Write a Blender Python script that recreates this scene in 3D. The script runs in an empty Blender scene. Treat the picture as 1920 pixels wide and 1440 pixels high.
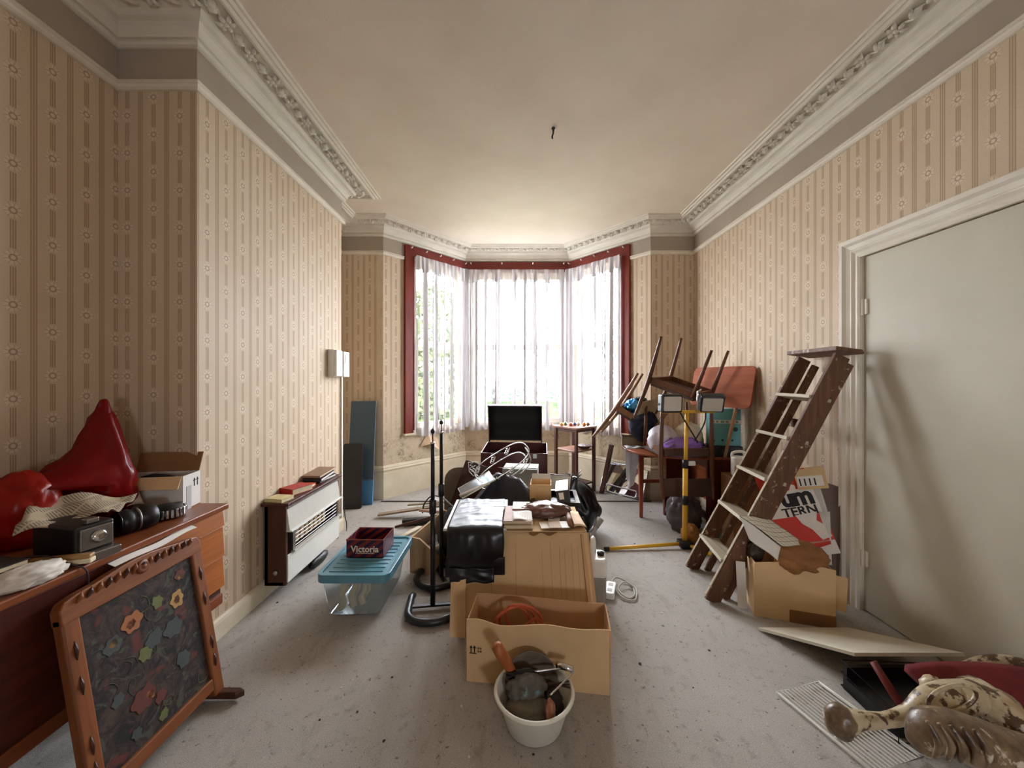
import bpy, bmesh, math, random
from mathutils import Vector, Matrix, Euler, noise
random.seed(11)
R = math.radians; PI = math.pi
V = Vector
scene = bpy.context.scene
C = scene.collection

# ------------------------------------------------------------------ camera, sky, exposure
EYE = 1.40; FPX = 720.0; HZ = 712.0
cam_d = bpy.data.cameras.new('camera'); cam = bpy.data.objects.new('camera', cam_d); C.objects.link(cam)
cam.location = (0, 0, EYE); cam.rotation_euler = (R(90), 0, 0)
cam_d.sensor_width = 36; cam_d.lens = 36 * FPX / 1920; cam_d.shift_y = -8 / 1920; cam_d.clip_start = 0.02
scene.camera = cam
SKY = 19.0
world = bpy.data.worlds.new('world'); scene.world = world; world.use_nodes = True
bg = world.node_tree.nodes['Background']; bg.inputs[0].default_value = (0.93, 0.975, 1.06, 1); bg.inputs[1].default_value = SKY
scene.view_settings.view_transform = 'Standard'; scene.view_settings.look = 'None'
scene.view_settings.gamma = 1.0; scene.view_settings.use_curve_mapping = False
scene.view_settings.exposure = 1.43
try:
    scene.cycles.use_denoising = True
    scene.cycles.max_bounces = 14; scene.cycles.diffuse_bounces = 8; scene.cycles.transparent_max_bounces = 24
    scene.cycles.sample_clamp_indirect = 6.0
    scene.cycles.caustics_reflective = False; scene.cycles.caustics_refractive = False
except Exception: pass

# ------------------------------------------------------------------ room plan (metres)
H = 3.23
W = [(-2.0, -2.6), (-2.0, 1.95), (-1.6, 1.95), (-1.6, 3.6), (-2.0, 3.6), (-2.0, 4.5), (-1.51, 4.5),
     (-0.667, 5.45), (0.818, 5.45), (1.625, 4.5), (2.13, 4.5), (2.13, -2.6)]

def portal(p0, p1, z0, z1, off):
    # sampling guide for the daylight in a window opening: it gives off no light of its own
    ld = bpy.data.lights.new('window_portal', 'AREA'); ld.shape = 'RECTANGLE'
    a = V((p0[0], p0[1], 0)); b = V((p1[0], p1[1], 0)); d = (b - a).normalized(); n = V((d.y, -d.x, 0))
    ld.size = (b - a).length; ld.size_y = z1 - z0; ld.cycles.is_portal = True
    o = bpy.data.objects.new('window_portal', ld); C.objects.link(o)
    o.location = (a + b) / 2 - n * off + V((0, 0, (z0 + z1) / 2))
    o.rotation_euler = (-n).to_track_quat('Z', 'Y').to_euler()
    return o
portal(W[6], W[7], 0.7, 2.98, 0.16); portal(W[7], W[8], 0.7, 2.98, 0.16); portal(W[8], W[9], 0.7, 2.98, 0.16)

def at(u, v, Y):      # a point of the photograph's frame at depth Y
    return V(((u - 960) / FPX * Y, Y, EYE + (HZ - v) / FPX * Y))
def gnd(u, v, z=0.0):
    Y = (EYE - z) * FPX / (v - HZ)
    return V(((u - 960) / FPX * Y, Y, z))

# ------------------------------------------------------------------ mesh helpers
class MB:
    def __init__(self): self.v = []; self.f = []; self.uv = None
    def add(self, vs, fs, M=None):
        n = len(self.v)
        self.v += [tuple(M @ V(p)) if M else tuple(p) for p in vs]
        self.f += [tuple(i + n for i in f) for f in fs]; return self
    def box(self, x0, y0, z0, x1, y1, z1, M=None):
        vs = [(x0,y0,z0),(x1,y0,z0),(x1,y1,z0),(x0,y1,z0),(x0,y0,z1),(x1,y0,z1),(x1,y1,z1),(x0,y1,z1)]
        return self.add(vs, [(0,3,2,1),(4,5,6,7),(0,1,5,4),(1,2,6,5),(2,3,7,6),(3,0,4,7)], M)
    def hexa(self, b, t):   # bottom and top quads
        return self.add(list(b) + list(t), [(0,3,2,1),(4,5,6,7),(0,1,5,4),(1,2,6,5),(2,3,7,6),(3,0,4,7)])
    def prism(self, poly, z0, z1, M=None):
        n = len(poly)
        vs = [(x, y, z0) for x, y in poly] + [(x, y, z1) for x, y in poly]
        fs = [tuple(range(n))[::-1], tuple(range(n, 2*n))] + [(i, (i+1) % n, n + (i+1) % n, n + i) for i in range(n)]
        return self.add(vs, fs, M)
    def tube(self, pts, r, n=8, closed=False, M=None, cap=True, flat=1.0):
        pts = [V(p) for p in pts]; m = len(pts)
        rs = r if isinstance(r, (list, tuple)) else [r] * m
        tang = []
        for i in range(m):
            a = pts[i-1] if (i > 0 or closed) else pts[i]
            b = pts[(i+1) % m] if (i < m-1 or closed) else pts[i]
            t = (b - a); tang.append(t.normalized() if t.length > 1e-9 else V((0,0,1)))
        ref = V((0,0,1)) if abs(tang[0].z) < 0.9 else V((1,0,0))
        x = tang[0].cross(ref).normalized(); vs = []
        for i in range(m):
            if i: x = (x - tang[i] * x.dot(tang[i])).normalized()
            y = tang[i].cross(x)
            for k in range(n):
                a = 2*PI*k/n; vs.append(pts[i] + x*math.cos(a)*rs[i] + y*math.sin(a)*rs[i]*flat)
        fs = []
        for i in range(m if closed else m-1):
            j = (i+1) % m
            for k in range(n):
                l = (k+1) % n; fs.append((i*n+k, i*n+l, j*n+l, j*n+k))
        if cap and not closed:
            fs.append(tuple(range(n))[::-1]); fs.append(tuple((m-1)*n + k for k in range(n)))
        return self.add(vs, fs, M)
    def lathe(self, prof, n=24, M=None, closed_ends=True):
        vs = []; m = len(prof)
        for r, z in prof:
            for k in range(n):
                a = 2*PI*k/n; vs.append((r*math.cos(a), r*math.sin(a), z))
        fs = [(i*n+k, i*n+(k+1)%n, (i+1)*n+(k+1)%n, (i+1)*n+k) for i in range(m-1) for k in range(n)]
        if closed_ends: fs += [tuple(range(n))[::-1], tuple((m-1)*n+k for k in range(n))]
        return self.add(vs, fs, M)
    def sheet(self, fn, nu, nv, th=0.0015, M=None):  # solid sheet from fn(s,t)
        g = [[V(fn(i/nu, j/nv)) for j in range(nv+1)] for i in range(nu+1)]
        top = []; bot = []
        for i in range(nu+1):
            for j in range(nv+1):
                du = g[min(i+1,nu)][j] - g[max(i-1,0)][j]; dv = g[i][min(j+1,nv)] - g[i][max(j-1,0)]
                nn = du.cross(dv); nn = nn.normalized() if nn.length > 1e-12 else V((0,0,1))
                top.append(g[i][j] + nn*th/2); bot.append(g[i][j] - nn*th/2)
        N = len(top); w = nv+1; fs = []
        for i in range(nu):
            for j in range(nv):
                a, b, c, d = i*w+j, (i+1)*w+j, (i+1)*w+j+1, i*w+j+1
                fs.append((a,b,c,d)); fs.append((N+a,N+d,N+c,N+b))
        for i in range(nu):
            a, b = i*w, (i+1)*w; fs.append((a, N+a, N+b, b)); a, b = i*w+nv, (i+1)*w+nv; fs.append((a, b, N+b, N+a))
        for j in range(nv):
            a, b = j, j+1; fs.append((a, b, N+b, N+a)); a, b = nu*w+j, nu*w+j+1; fs.append((a, N+a, N+b, b))
        return self.add(top + bot, fs, M)

def setp(o, **kw):
    for k, x in kw.items():
        if x is not None: o[k] = x
def tag(o, label, cat, group=None): setp(o, label=label, category=cat, group=group); return o
def mesh_of(name, mb, mat, smooth=False):
    me = bpy.data.meshes.new(name); me.from_pydata(mb.v, [], mb.f); me.validate(); me.update()
    if smooth: me.polygons.foreach_set('use_smooth', [True]*len(me.polygons))
    if mat: me.materials.append(mat)
    return me
def ob(name, mb, mat, parent=None, smooth=False, bevel=0, seg=2, label=None, kind=None, sub=0, world_coords=True):
    me = mb if isinstance(mb, bpy.types.Mesh) else mesh_of(name, mb, mat, smooth)
    o = bpy.data.objects.new(name, me); C.objects.link(o)
    if parent:
        o.parent = parent
        if world_coords: o.matrix_parent_inverse = WM(parent).inverted()
    if bevel:
        m = o.modifiers.new('bevel', 'BEVEL'); m.width = bevel; m.segments = seg; m.limit_method = 'ANGLE'; m.angle_limit = R(40)
    if sub:
        m = o.modifiers.new('sub', 'SUBSURF'); m.levels = sub; m.render_levels = sub
    setp(o, label=label, kind=kind)
    return o
def WM(o):
    M = o.matrix_basis.copy()
    if o.parent: M = WM(o.parent) @ o.matrix_parent_inverse @ M
    return M
def thing(name, label, cat, loc=(0,0,0), rot=(0,0,0), group=None, M=None):
    o = bpy.data.objects.new(name, None); C.objects.link(o); o.empty_display_size = 0.05
    if M is not None: o.matrix_basis = M
    else: o.location = loc; o.rotation_euler = rot
    return tag(o, label, cat, group)
def P(name, mb, mat, parent, **k):           # part whose coordinates are already in the parent's frame
    return ob(name, mb, mat, parent, world_coords=False, **k)
def dupe(root, M, label=None):
    r = root.copy(); C.objects.link(r); r.matrix_basis = M
    if label: r['label'] = label
    for ch in list(root.children):
        c = ch.copy(); C.objects.link(c); c.parent = r
        for g in ch.children:
            d = g.copy(); C.objects.link(d); d.parent = c
    return r
def frame(o, x, y, z):
    x, y, z, o = V(x), V(y), V(z), V(o)
    return Matrix(((x.x,y.x,z.x,o.x),(x.y,y.y,z.y,o.y),(x.z,y.z,z.z,o.z),(0,0,0,1)))
def TR(x, y, z, rz=0, rx=0, ry=0):
    return Matrix.Translation((x,y,z)) @ Euler((rx,ry,rz)).to_matrix().to_4x4()
def nz(p, s=1.0): return noise.noise(V(p) * s)
def blob(center, radii, seed=0, amp=0.18, freq=3.0, sub=4, peak=None, floor=None, ridged=True):
    bm = bmesh.new(); bmesh.ops.create_icosphere(bm, subdivisions=sub, radius=1.0)
    c = V(center); off = V((seed*3.7, seed*1.3, seed*7.1)); vs = []
    for v in bm.verts:
        d = v.co.normalized(); q = d*freq + off
        n = 1 - 2*abs(noise.noise(q)) if ridged else noise.noise(q)
        n2 = 1 - 2*abs(noise.noise(q*2.3)) if ridged else noise.noise(q*2.3)
        k = 1 + amp*n + amp*0.5*n2
        p = V((d.x*radii[0]*k, d.y*radii[1]*k, d.z*radii[2]*k))
        if peak:
            pd = V(peak[0]).normalized(); w = max(0, d.dot(pd)); p += pd * peak[1] * w**peak[2]
        p += c
        if floor is not None and p.z < floor: p.z = floor + 0.002*n
        vs.append(p)
    bm.verts.index_update()
    mb = MB(); mb.add(vs, [tuple(x.index for x in f.verts) for f in bm.faces]); bm.free(); return mb
def curve_pts(fn, n): return [fn(i/n) for i in range(n+1)]
def smooth_path(pts, n=6):      # Catmull-Rom
    pts = [V(p) for p in pts]; out = []
    for i in range(len(pts)-1):
        p0 = pts[max(i-1,0)]; p1 = pts[i]; p2 = pts[i+1]; p3 = pts[min(i+2,len(pts)-1)]
        for k in range(n):
            t = k/n
            out.append(0.5*((2*p1)+(-p0+p2)*t+(2*p0-5*p1+4*p2-p3)*t*t+(-p0+3*p1-3*p2+p3)*t**3))
    out.append(pts[-1]); return out
def lerp_list(rs, n):
    out = []
    for i in range(len(rs)-1):
        for k in range(n): out.append(rs[i] + (rs[i+1]-rs[i])*k/n)
    out.append(rs[-1]); return out
def rrect(w, h, r, n=5):
    out = []
    for cx, cy, a0 in ((w/2-r,h/2-r,0),(-w/2+r,h/2-r,90),(-w/2+r,-h/2+r,180),(w/2-r,-h/2+r,270)):
        for k in range(n+1):
            a = R(a0 + 90*k/n); out.append((cx + r*math.cos(a), cy + r*math.sin(a)))
    return out
def text_mesh(name, s, size, mat, M, extrude=0.0006, bold=0.0, shear=0.0, spacing=1.0):
    cu = bpy.data.curves.new(name, 'FONT'); cu.body = s; cu.size = size; cu.extrude = extrude; cu.offset = bold
    cu.align_x = 'CENTER'; cu.align_y = 'CENTER'; cu.shear = shear; cu.space_character = spacing; cu.resolution_u = 3
    o = bpy.data.objects.new(name, cu); C.objects.link(o)
    me = bpy.data.meshes.new_from_object(o.evaluated_get(bpy.context.evaluated_depsgraph_get()))
    bpy.data.objects.remove(o); me.transform(M); me.materials.clear(); me.materials.append(mat); me.name = name
    return me

# ------------------------------------------------------------------ materials
def lin(c):
    def f(x):
        x /= 255.0
        return x/12.92 if x <= 0.04045 else ((x+0.055)/1.055)**2.4
    return (f(c[0]), f(c[1]), f(c[2]), 1)
class NT:
    def __init__(self, name):
        self.m = bpy.data.materials.new(name); self.m.use_nodes = True; self.t = self.m.node_tree
        self.b = self.t.nodes['Principled BSDF']; self.out = self.t.nodes['Material Output']
    def n(self, typ, **kw):
        x = self.t.nodes.new(typ)
        for k, v in kw.items(): setattr(x, k, v)
        return x
    def l(self, a, b): self.t.links.new(a, b)
    def val(self, x, sock):
        if hasattr(x, 'is_linked'): self.l(x, sock)
        else: sock.default_value = x
    def math(self, op, a, b=None, c=None, clamp=False):
        x = self.n('ShaderNodeMath', operation=op); x.use_clamp = clamp
        self.val(a, x.inputs[0])
        if b is not None: self.val(b, x.inputs[1])
        if c is not None: self.val(c, x.inputs[2])
        return x.outputs[0]
    def mix(self, f, a, b, mode='MIX'):
        x = self.n('ShaderNodeMix', data_type='RGBA', blend_type=mode)
        self.val(f, x.inputs[0]); self.val(a, x.inputs[6]); self.val(b, x.inputs[7]); return x.outputs[2]
    def noise(self, vec, scale, detail=4, rough=0.55, dist=0.0):
        x = self.n('ShaderNodeTexNoise'); x.inputs['Scale'].default_value = scale; x.inputs['Detail'].default_value = detail
        x.inputs['Roughness'].default_value = rough; x.inputs['Distortion'].default_value = dist
        if vec is not None: self.l(vec, x.inputs['Vector'])
        return x.outputs['Fac']
    def ramp(self, f, stops):
        x = self.n('ShaderNodeValToRGB'); e = x.color_ramp.elements
        while len(e) < len(stops): e.new(0.5)
        for k, (p, c) in enumerate(stops): e[k].position = p; e[k].color = c
        self.l(f, x.inputs[0]); return x.outputs[0]
    def rmap(self, f, a, b, c=0.0, d=1.0):
        x = self.n('ShaderNodeMapRange'); x.inputs[1].default_value = a; x.inputs[2].default_value = b
        x.inputs[3].default_value = c; x.inputs[4].default_value = d; self.l(f, x.inputs[0]); return x.outputs[0]
    def obj(self, scale=None):
        tc = self.n('ShaderNodeTexCoord'); s = tc.outputs['Object']
        if scale:
            mp = self.n('ShaderNodeMapping'); mp.inputs['Scale'].default_value = scale; self.l(s, mp.inputs[0]); s = mp.outputs[0]
        return s
    def bump(self, h, strength, dist=0.01):
        x = self.n('ShaderNodeBump'); x.inputs['Strength'].default_value = strength; x.inputs['Distance'].default_value = dist
        self.l(h, x.inputs['Height']); self.l(x.outputs[0], self.b.inputs['Normal'])
def G(v): return (v, v, v, 1)
_mats = {}
def M_(name, c, rough=0.6, metal=0.0, var=0.12, scale=14.0, bump=0.0, bscale=None, spec=None, c2=None, spot=None, spot_scale=20, spot_t=0.62):
    """plain material: colour, slight mottling, optional second colour, chips of another colour, bump"""
    if name in _mats: return _mats[name]
    t = NT(name); v = t.obj(); c = lin(c); t.b.inputs['Roughness'].default_value = rough; t.b.inputs['Metallic'].default_value = metal
    if spec is not None: t.b.inputs['Specular IOR Level'].default_value = spec
    f = t.noise(v, scale)
    a = tuple(min(1, x*(1-var)) for x in c[:3]) + (1,); b = tuple(min(1, x*(1+var)) for x in c[:3]) + (1,)
    if c2: a, b = c, lin(c2)
    col = t.mix(t.rmap(f, 0.3, 0.7), a, b)
    if spot:
        g = t.noise(v, spot_scale, 6, 0.6); col = t.mix(t.rmap(g, spot_t, spot_t+0.05), col, lin(spot))
    t.l(col, t.b.inputs['Base Color'])
    if bump:
        h = t.noise(v, bscale or scale*4, 5); t.bump(h, bump, 0.004)
    _mats[name] = t.m; return t.m
def WOOD(name, c1, c2, axis=1, scale=9.0, rough=0.45, wear=None, wear_t=0.63, spec=0.4):
    if name in _mats: return _mats[name]
    t = NT(name); sc = [scale*2.2]*3; sc[axis] = scale*0.16
    v = t.obj(tuple(sc)); f = t.noise(v, 1.6, 6, 0.6, 0.6)
    col = t.mix(t.rmap(f, 0.3, 0.72), lin(c1), lin(c2))
    if wear:
        g = t.noise(t.obj(), 22, 7, 0.65); col = t.mix(t.rmap(g, wear_t, wear_t+0.06), col, lin(wear))
    t.l(col, t.b.inputs['Base Color']); t.b.inputs['Roughness'].default_value = rough; t.b.inputs['Specular IOR Level'].default_value = spec
    t.bump(f, 0.12, 0.003); _mats[name] = t.m; return t.m

def wallpaper(name, damp=0.0, fade=None):
    """printed paper: medallion columns, triple rules and pinstripe bands; UV is metres along and up the wall"""
    t = NT(name); uvn = t.n('ShaderNodeUVMap'); sep = t.n('ShaderNodeSeparateXYZ'); t.l(uvn.outputs[0], sep.inputs[0])
    U, Z = sep.outputs[0], sep.outputs[1]; m = t.math
    PU, PZ = 0.133, 0.189
    u = m('DIVIDE', U, PU); col = m('FLOOR', u); fu = m('SUBTRACT', m('FRACT', u), 0.5); dx = m('MULTIPLY', fu, PU)
    par = m('MULTIPLY', m('FRACT', m('MULTIPLY', col, 0.5)), 1.0)
    fz = m('SUBTRACT', m('FRACT', m('ADD', m('DIVIDE', Z, PZ), par)), 0.5); dz = m('MULTIPLY', fz, PZ)
    r = m('SQRT', m('ADD', m('MULTIPLY', dx, dx), m('MULTIPLY', dz, dz)))
    th = m('ARCTAN2', dz, dx); pet = m('COSINE', m('MULTIPLY', th, 9))
    ro = m('ADD', m('MULTIPLY', pet, 0.003), 0.0295)
    motif = m('LESS_THAN', r, ro)
    ring = m('LESS_THAN', m('ABSOLUTE', m('SUBTRACT', r, 0.0115)), 0.0032)
    petl = m('MULTIPLY', m('MULTIPLY', motif, m('GREATER_THAN', r, 0.0155)), m('LESS_THAN', m('ABSOLUTE', m('SINE', m('MULTIPLY', th, 4.5))), 0.42))
    ax = m('ABSOLUTE', dx); az = m('ABSOLUTE', dz)
    bars = m('MULTIPLY', m('LESS_THAN', ax, 0.0115), m('GREATER_THAN', az, 0.036))
    lines = m('MULTIPLY', bars, m('GREATER_THAN', m('COSINE', m('MULTIPLY', dx, 2*PI/0.0077)), 0.35))
    band = m('GREATER_THAN', ax, 0.0665-0.0125)
    blin = m('MULTIPLY', band, m('GREATER_THAN', m('COSINE', m('MULTIPLY', m('SUBTRACT', 0.0665, ax), 2*PI/0.0095)), 0.1))
    tc = t.obj(); big = t.noise(tc, 1.3, 5); fine = t.noise(tc, 160, 3)
    base = t.mix(t.rmap(big, 0.3, 0.7), lin((197,177,151)), lin((208,190,166)))
    base = t.mix(t.rmap(fine, 0.56, 0.72, 0, 0.35), base, lin((164,138,110)))
    c = t.mix(m('MULTIPLY', bars, 0.25), base, lin((156,128,100)))
    c = t.mix(m('MULTIPLY', lines, 0.65), c, lin((134,104,78)))
    c = t.mix(m('MULTIPLY', band, 0.25), c, lin((156,128,100)))
    c = t.mix(m('MULTIPLY', blin, 0.5), c, lin((134,104,78)))
    c = t.mix(m('MULTIPLY', motif, 0.75), c, lin((216,199,176)))
    c = t.mix(m('MULTIPLY', petl, 0.4), c, lin((146,116,90)))
    c = t.mix(m('MULTIPLY', m('MULTIPLY', ring, motif), 0.6), c, lin((128,98,74)))
    if fade:    # irregular bleached / stripped area beside the bay
        edge = m('ADD', U, m('MULTIPLY', m('SUBTRACT', t.noise(tc, 2.2, 3), 0.5), 0.22))
        k = t.rmap(edge, fade[0], fade[1]); c = t.mix(m('MULTIPLY', k, 0.75), c, lin((206,190,166)))
    if damp:
        s1 = t.noise(tc, 5.5, 7, 0.7); s2 = t.noise(tc, 34, 5, 0.7)
        low = t.rmap(Z, 1.35, 0.55); low2 = t.rmap(Z, 1.0, 0.62)
        c = t.mix(m('MULTIPLY', low, damp*0.95, clamp=True), c, lin((196,180,152)))
        spots = m('MULTIPLY', m('MULTIPLY', t.rmap(s1, 0.44, 0.66), t.rmap(s2, 0.42, 0.60)), low2, clamp=True)
        c = t.mix(m('MULTIPLY', spots, 0.8*damp), c, lin((84,72,58)))
    t.l(c, t.b.inputs['Base Color']); t.b.inputs['Roughness'].default_value = 0.62; t.b.inputs['Specular IOR Level'].default_value = 0.25
    hgt = m('ADD', m('ADD', m('MULTIPLY', motif, 0.6), m('MULTIPLY', lines, -0.5)), m('MULTIPLY', blin, -0.5))
    t.bump(hgt, 0.22, 0.002)
    return t.m

paper = wallpaper('wallpaper'); paper_damp = wallpaper('wallpaper_damp', damp=1.0)
paper_l = wallpaper('wallpaper_pier', damp=0.35, fade=(0.43, 0.475))
paper_r = wallpaper('wallpaper_pier_b', damp=0.2)
def plaster(name, c1, c2, sc=2.0, rough=0.8, bump=0.1, bs=60):
    t = NT(name); v = t.obj(); f = t.noise(v, sc, 6, 0.6); col = t.mix(t.rmap(f, 0.3, 0.7), lin(c1), lin(c2))
    t.l(col, t.b.inputs['Base Color']); t.b.inputs['Roughness'].default_value = rough; t.b.inputs['Specular IOR Level'].default_value = 0.2
    a = t.noise(v, bs, 4); b = t.noise(v, 5, 4); h = t.math('ADD', t.math('MULTIPLY', a, 0.25), b); t.bump(h, bump, 0.01); return t.m
m_ceiling = plaster('ceiling_paint', (216,203,188), (226,214,200), 1.6, 0.85, 0.3, 70)
m_frieze = plaster('frieze_paint', (162,150,136), (172,160,145), 2.0)
m_white = plaster('white_gloss_trim', (214,206,190), (226,219,205), 6, 0.45, 0.03)
m_cornice = plaster('cornice_paint', (212,206,192), (224,218,206), 6, 0.6, 0.03)
m_skirt = plaster('aged_cream_skirting', (206,194,168), (222,212,190), 5, 0.5, 0.05)
m_door = plaster('door_paint', (190,184,166), (198,192,175), 3, 0.5, 0.04, 140)
m_grey = plaster('mullion_paint', (176,172,174), (190,186,186), 5, 0.5, 0.03)
# carpet
def carpet():
    t = NT('carpet_pile'); v = t.obj()
    a = t.noise(v, 260, 3, 0.7); b = t.noise(v, 1.4, 6, 0.62); c = t.noise(v, 17, 5, 0.7)
    col = t.mix(t.rmap(b, 0.3, 0.7), lin((184,179,172)), lin((204,200,193)))
    col = t.mix(t.rmap(a, 0.35, 0.68, 0, 0.6), col, lin((112,105,98)))
    col = t.mix(t.rmap(c, 0.56, 0.74, 0, 0.55), col, lin((112,101,90)))
    d = t.noise(t.obj((1.0,0.35,1)), 6, 6, 0.7, 0.8); col = t.mix(t.rmap(d, 0.55, 0.75, 0, 0.38), col, lin((110,100,90)))
    e = t.noise(v, 46, 2, 0.5); col = t.mix(t.rmap(e, 0.66, 0.72, 0, 0.6), col, lin((74,64,56)))
    col = t.mix(t.rmap(t.noise(v, 95, 1, 0.5), 0.70, 0.74, 0, 0.5), col, lin((222,216,206)))
    t.l(col, t.b.inputs['Base Color']); t.b.inputs['Roughness'].default_value = 0.95; t.b.inputs['Specular IOR Level'].default_value = 0.1
    t.bump(t.math('ADD', a, t.math('MULTIPLY', c, 0.5)), 0.5, 0.004); return t.m
m_carpet = carpet()
m_red = WOOD('mahogany_stain', (96,26,16), (126,42,24), axis=2, scale=8, rough=0.4)
m_red_h = WOOD('mahogany_stain_fascia', (92,24,16), (120,38,24), axis=0, scale=8, rough=0.4)

def glass_mat(name='window_glass', tint=(1,1,1,1), gloss=0.06):
    t = NT(name); t.t.nodes.remove(t.b); tr = t.n('ShaderNodeBsdfTransparent'); tr.inputs[0].default_value = tint
    gl = t.n('ShaderNodeBsdfGlossy'); gl.inputs['Roughness'].default_value = 0.02
    lw = t.n('ShaderNodeLayerWeight'); lw.inputs[0].default_value = 0.15
    f = t.math('ADD', t.math('MULTIPLY', lw.outputs['Fresnel'], 0.6), gloss, clamp=True)
    mx = t.n('ShaderNodeMixShader'); t.l(f, mx.inputs[0]); t.l(tr.outputs[0], mx.inputs[1]); t.l(gl.outputs[0], mx.inputs[2])
    t.l(mx.outputs[0], t.out.inputs[0]); return t.m
m_glass = glass_mat()
def net_mat(name, lo, hi, trans=0.004):
    """sheer net: nearly open between the gathers, dense where the cloth is gathered (attribute 'gather')"""
    t = NT(name); t.t.nodes.remove(t.b)
    tr = t.n('ShaderNodeBsdfTransparent'); tl = t.n('ShaderNodeBsdfTranslucent'); df = t.n('ShaderNodeBsdfDiffuse')
    tl.inputs[0].default_value = (0.84, 0.82, 0.83, 1); df.inputs[0].default_value = (0.58, 0.555, 0.575, 1)
    mx = t.n('ShaderNodeMixShader'); mx.inputs[0].default_value = 1-trans; t.l(tl.outputs[0], mx.inputs[1]); t.l(df.outputs[0], mx.inputs[2])
    at_ = t.n('ShaderNodeAttribute'); at_.attribute_name = 'gather'; f = t.noise(t.obj((1,1,0.03)), 90, 2)
    g = t.math('ADD', at_.outputs['Fac'], t.rmap(f, 0.35, 0.65, -0.12, 0.12)); fac = t.rmap(g, 0.30, 0.75, lo, hi)
    m2 = t.n('ShaderNodeMixShader'); t.l(fac, m2.inputs[0]); t.l(tr.outputs[0], m2.inputs[1]); t.l(mx.outputs[0], m2.inputs[2])
    t.l(m2.outputs[0], t.out.inputs[0]); return t.m
m_net = net_mat('net_voile', 0.10, 1.0); m_net2 = net_mat('net_lace_hem', 0.55, 1.0)
def clear_plastic(name, tint, cloud=0.18):
    t = NT(name); t.t.nodes.remove(t.b); tr = t.n('ShaderNodeBsdfTransparent'); tr.inputs[0].default_value = tint
    gl = t.n('ShaderNodeBsdfGlossy'); gl.inputs['Roughness'].default_value = 0.12
    df = t.n('ShaderNodeBsdfDiffuse'); df.inputs[0].default_value = (0.75,0.78,0.78,1)
    m1 = t.n('ShaderNodeMixShader'); m1.inputs[0].default_value = cloud; t.l(tr.outputs[0], m1.inputs[1]); t.l(df.outputs[0], m1.inputs[2])
    lw = t.n('ShaderNodeLayerWeight'); lw.inputs[0].default_value = 0.3
    f = t.math('ADD', t.math('MULTIPLY', lw.outputs['Fresnel'], 0.7), 0.05, clamp=True)
    m2 = t.n('ShaderNodeMixShader'); t.l(f, m2.inputs[0]); t.l(m1.outputs[0], m2.inputs[1]); t.l(gl.outputs[0], m2.inputs[2])
    t.l(m2.outputs[0], t.out.inputs[0]); return t.m
m_clear = clear_plastic('clear_tub_plastic', (0.86,0.92,0.93,1), 0.22)

# ================================================================== THE SETTING
def S(o): o['kind'] = 'structure'; return o
def wall(name, i0, i1, mat, z0=0.0, z1=H, holes=(), th=0.12, u0=0.0, ext=(0.0, 0.0)):
    a = V((*W[i0], 0)); b = V((*W[i1], 0)); d = (b-a).normalized(); L = (b-a).length; n = V((d.y, -d.x, 0))
    ss = sorted({-ext[0], L+ext[1]} | {h[0] for h in holes} | {h[1] for h in holes})
    zs = sorted({z0, z1} | {h[2] for h in holes} | {h[3] for h in holes})
    mb = MB(); uvs = []
    for p in range(len(ss)-1):
        for q in range(len(zs)-1):
            sm = (ss[p]+ss[p+1])/2; zm = (zs[q]+zs[q+1])/2
            if any(h[0] < sm < h[1] and h[2] < zm < h[3] for h in holes): continue
            b8 = [a + d*s - n*o + V((0,0,z)) for z in (zs[q], zs[q+1]) for (s, o) in ((ss[p],0),(ss[p+1],0),(ss[p+1],th),(ss[p],th))]
            mb.hexa(b8[:4], b8[4:])
    o = ob(name, mb, mat)
    uvl = o.data.uv_layers.new(name='UVMap')
    for lp in o.data.loops:
        co = o.data.vertices[lp.vertex_index].co
        uvl.data[lp.index].uv = ((co-a).dot(d) + u0, co.z)
    return S(o)
seglen = lambda i, j: (V(W[j]) - V(W[i])).length
LL = seglen(6, 7); LC = seglen(7, 8); LR = seglen(8, 9)
WZ0, WZ1 = 0.76, 2.95
wall('wall_left', 0, 1, paper, ext=(0.12, 0.0), u0=0.05)
wall('wall_alcove', 1, 2, paper, u0=0.02, ext=(0.12, -0.001))
wall('wall_chimney', 2, 3, paper, u0=0.0, ext=(-0.001, -0.001), th=0.3)
wall('wall_chimney_return', 3, 4, paper, ext=(-0.01, 0.12))
wall('wall_recess', 4, 5, paper, ext=(0.12, 0.12))
wall('wall_front_left', 5, 6, paper_l)
wall('wall_bay_left', 6, 7, paper_damp, holes=[(0.41, LL-0.05, WZ0, WZ1)], u0=0.03)
wall('wall_bay', 7, 8, paper_damp, holes=[(0.05, LC-0.05, WZ0, WZ1)], ext=(0.05, 0.05))
wall('wall_bay_right', 8, 9, paper_damp, holes=[(0.05, LR-0.40, WZ0, WZ1)])
wall('wall_front_right', 9, 10, paper_r, ext=(0, 0.12))
DY0, DY1, DZ = 2.334, 1.48, 2.146      # the door: far jamb, near jamb, head
wall('wall_right', 10, 11, paper, holes=[(4.5-DY0, 4.5-DY1, -0.01, DZ)], u0=0.06, ext=(0.0, 0.12))
wall('wall_rear', 11, 0, paper, holes=[(0.55, 1.15, 1.0, 1.6)], th=0.12)
portal((1.58, -2.6), (0.98, -2.6), 1.0, 1.6, 0.14)  # portal of the added fill opening behind the camera

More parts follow.
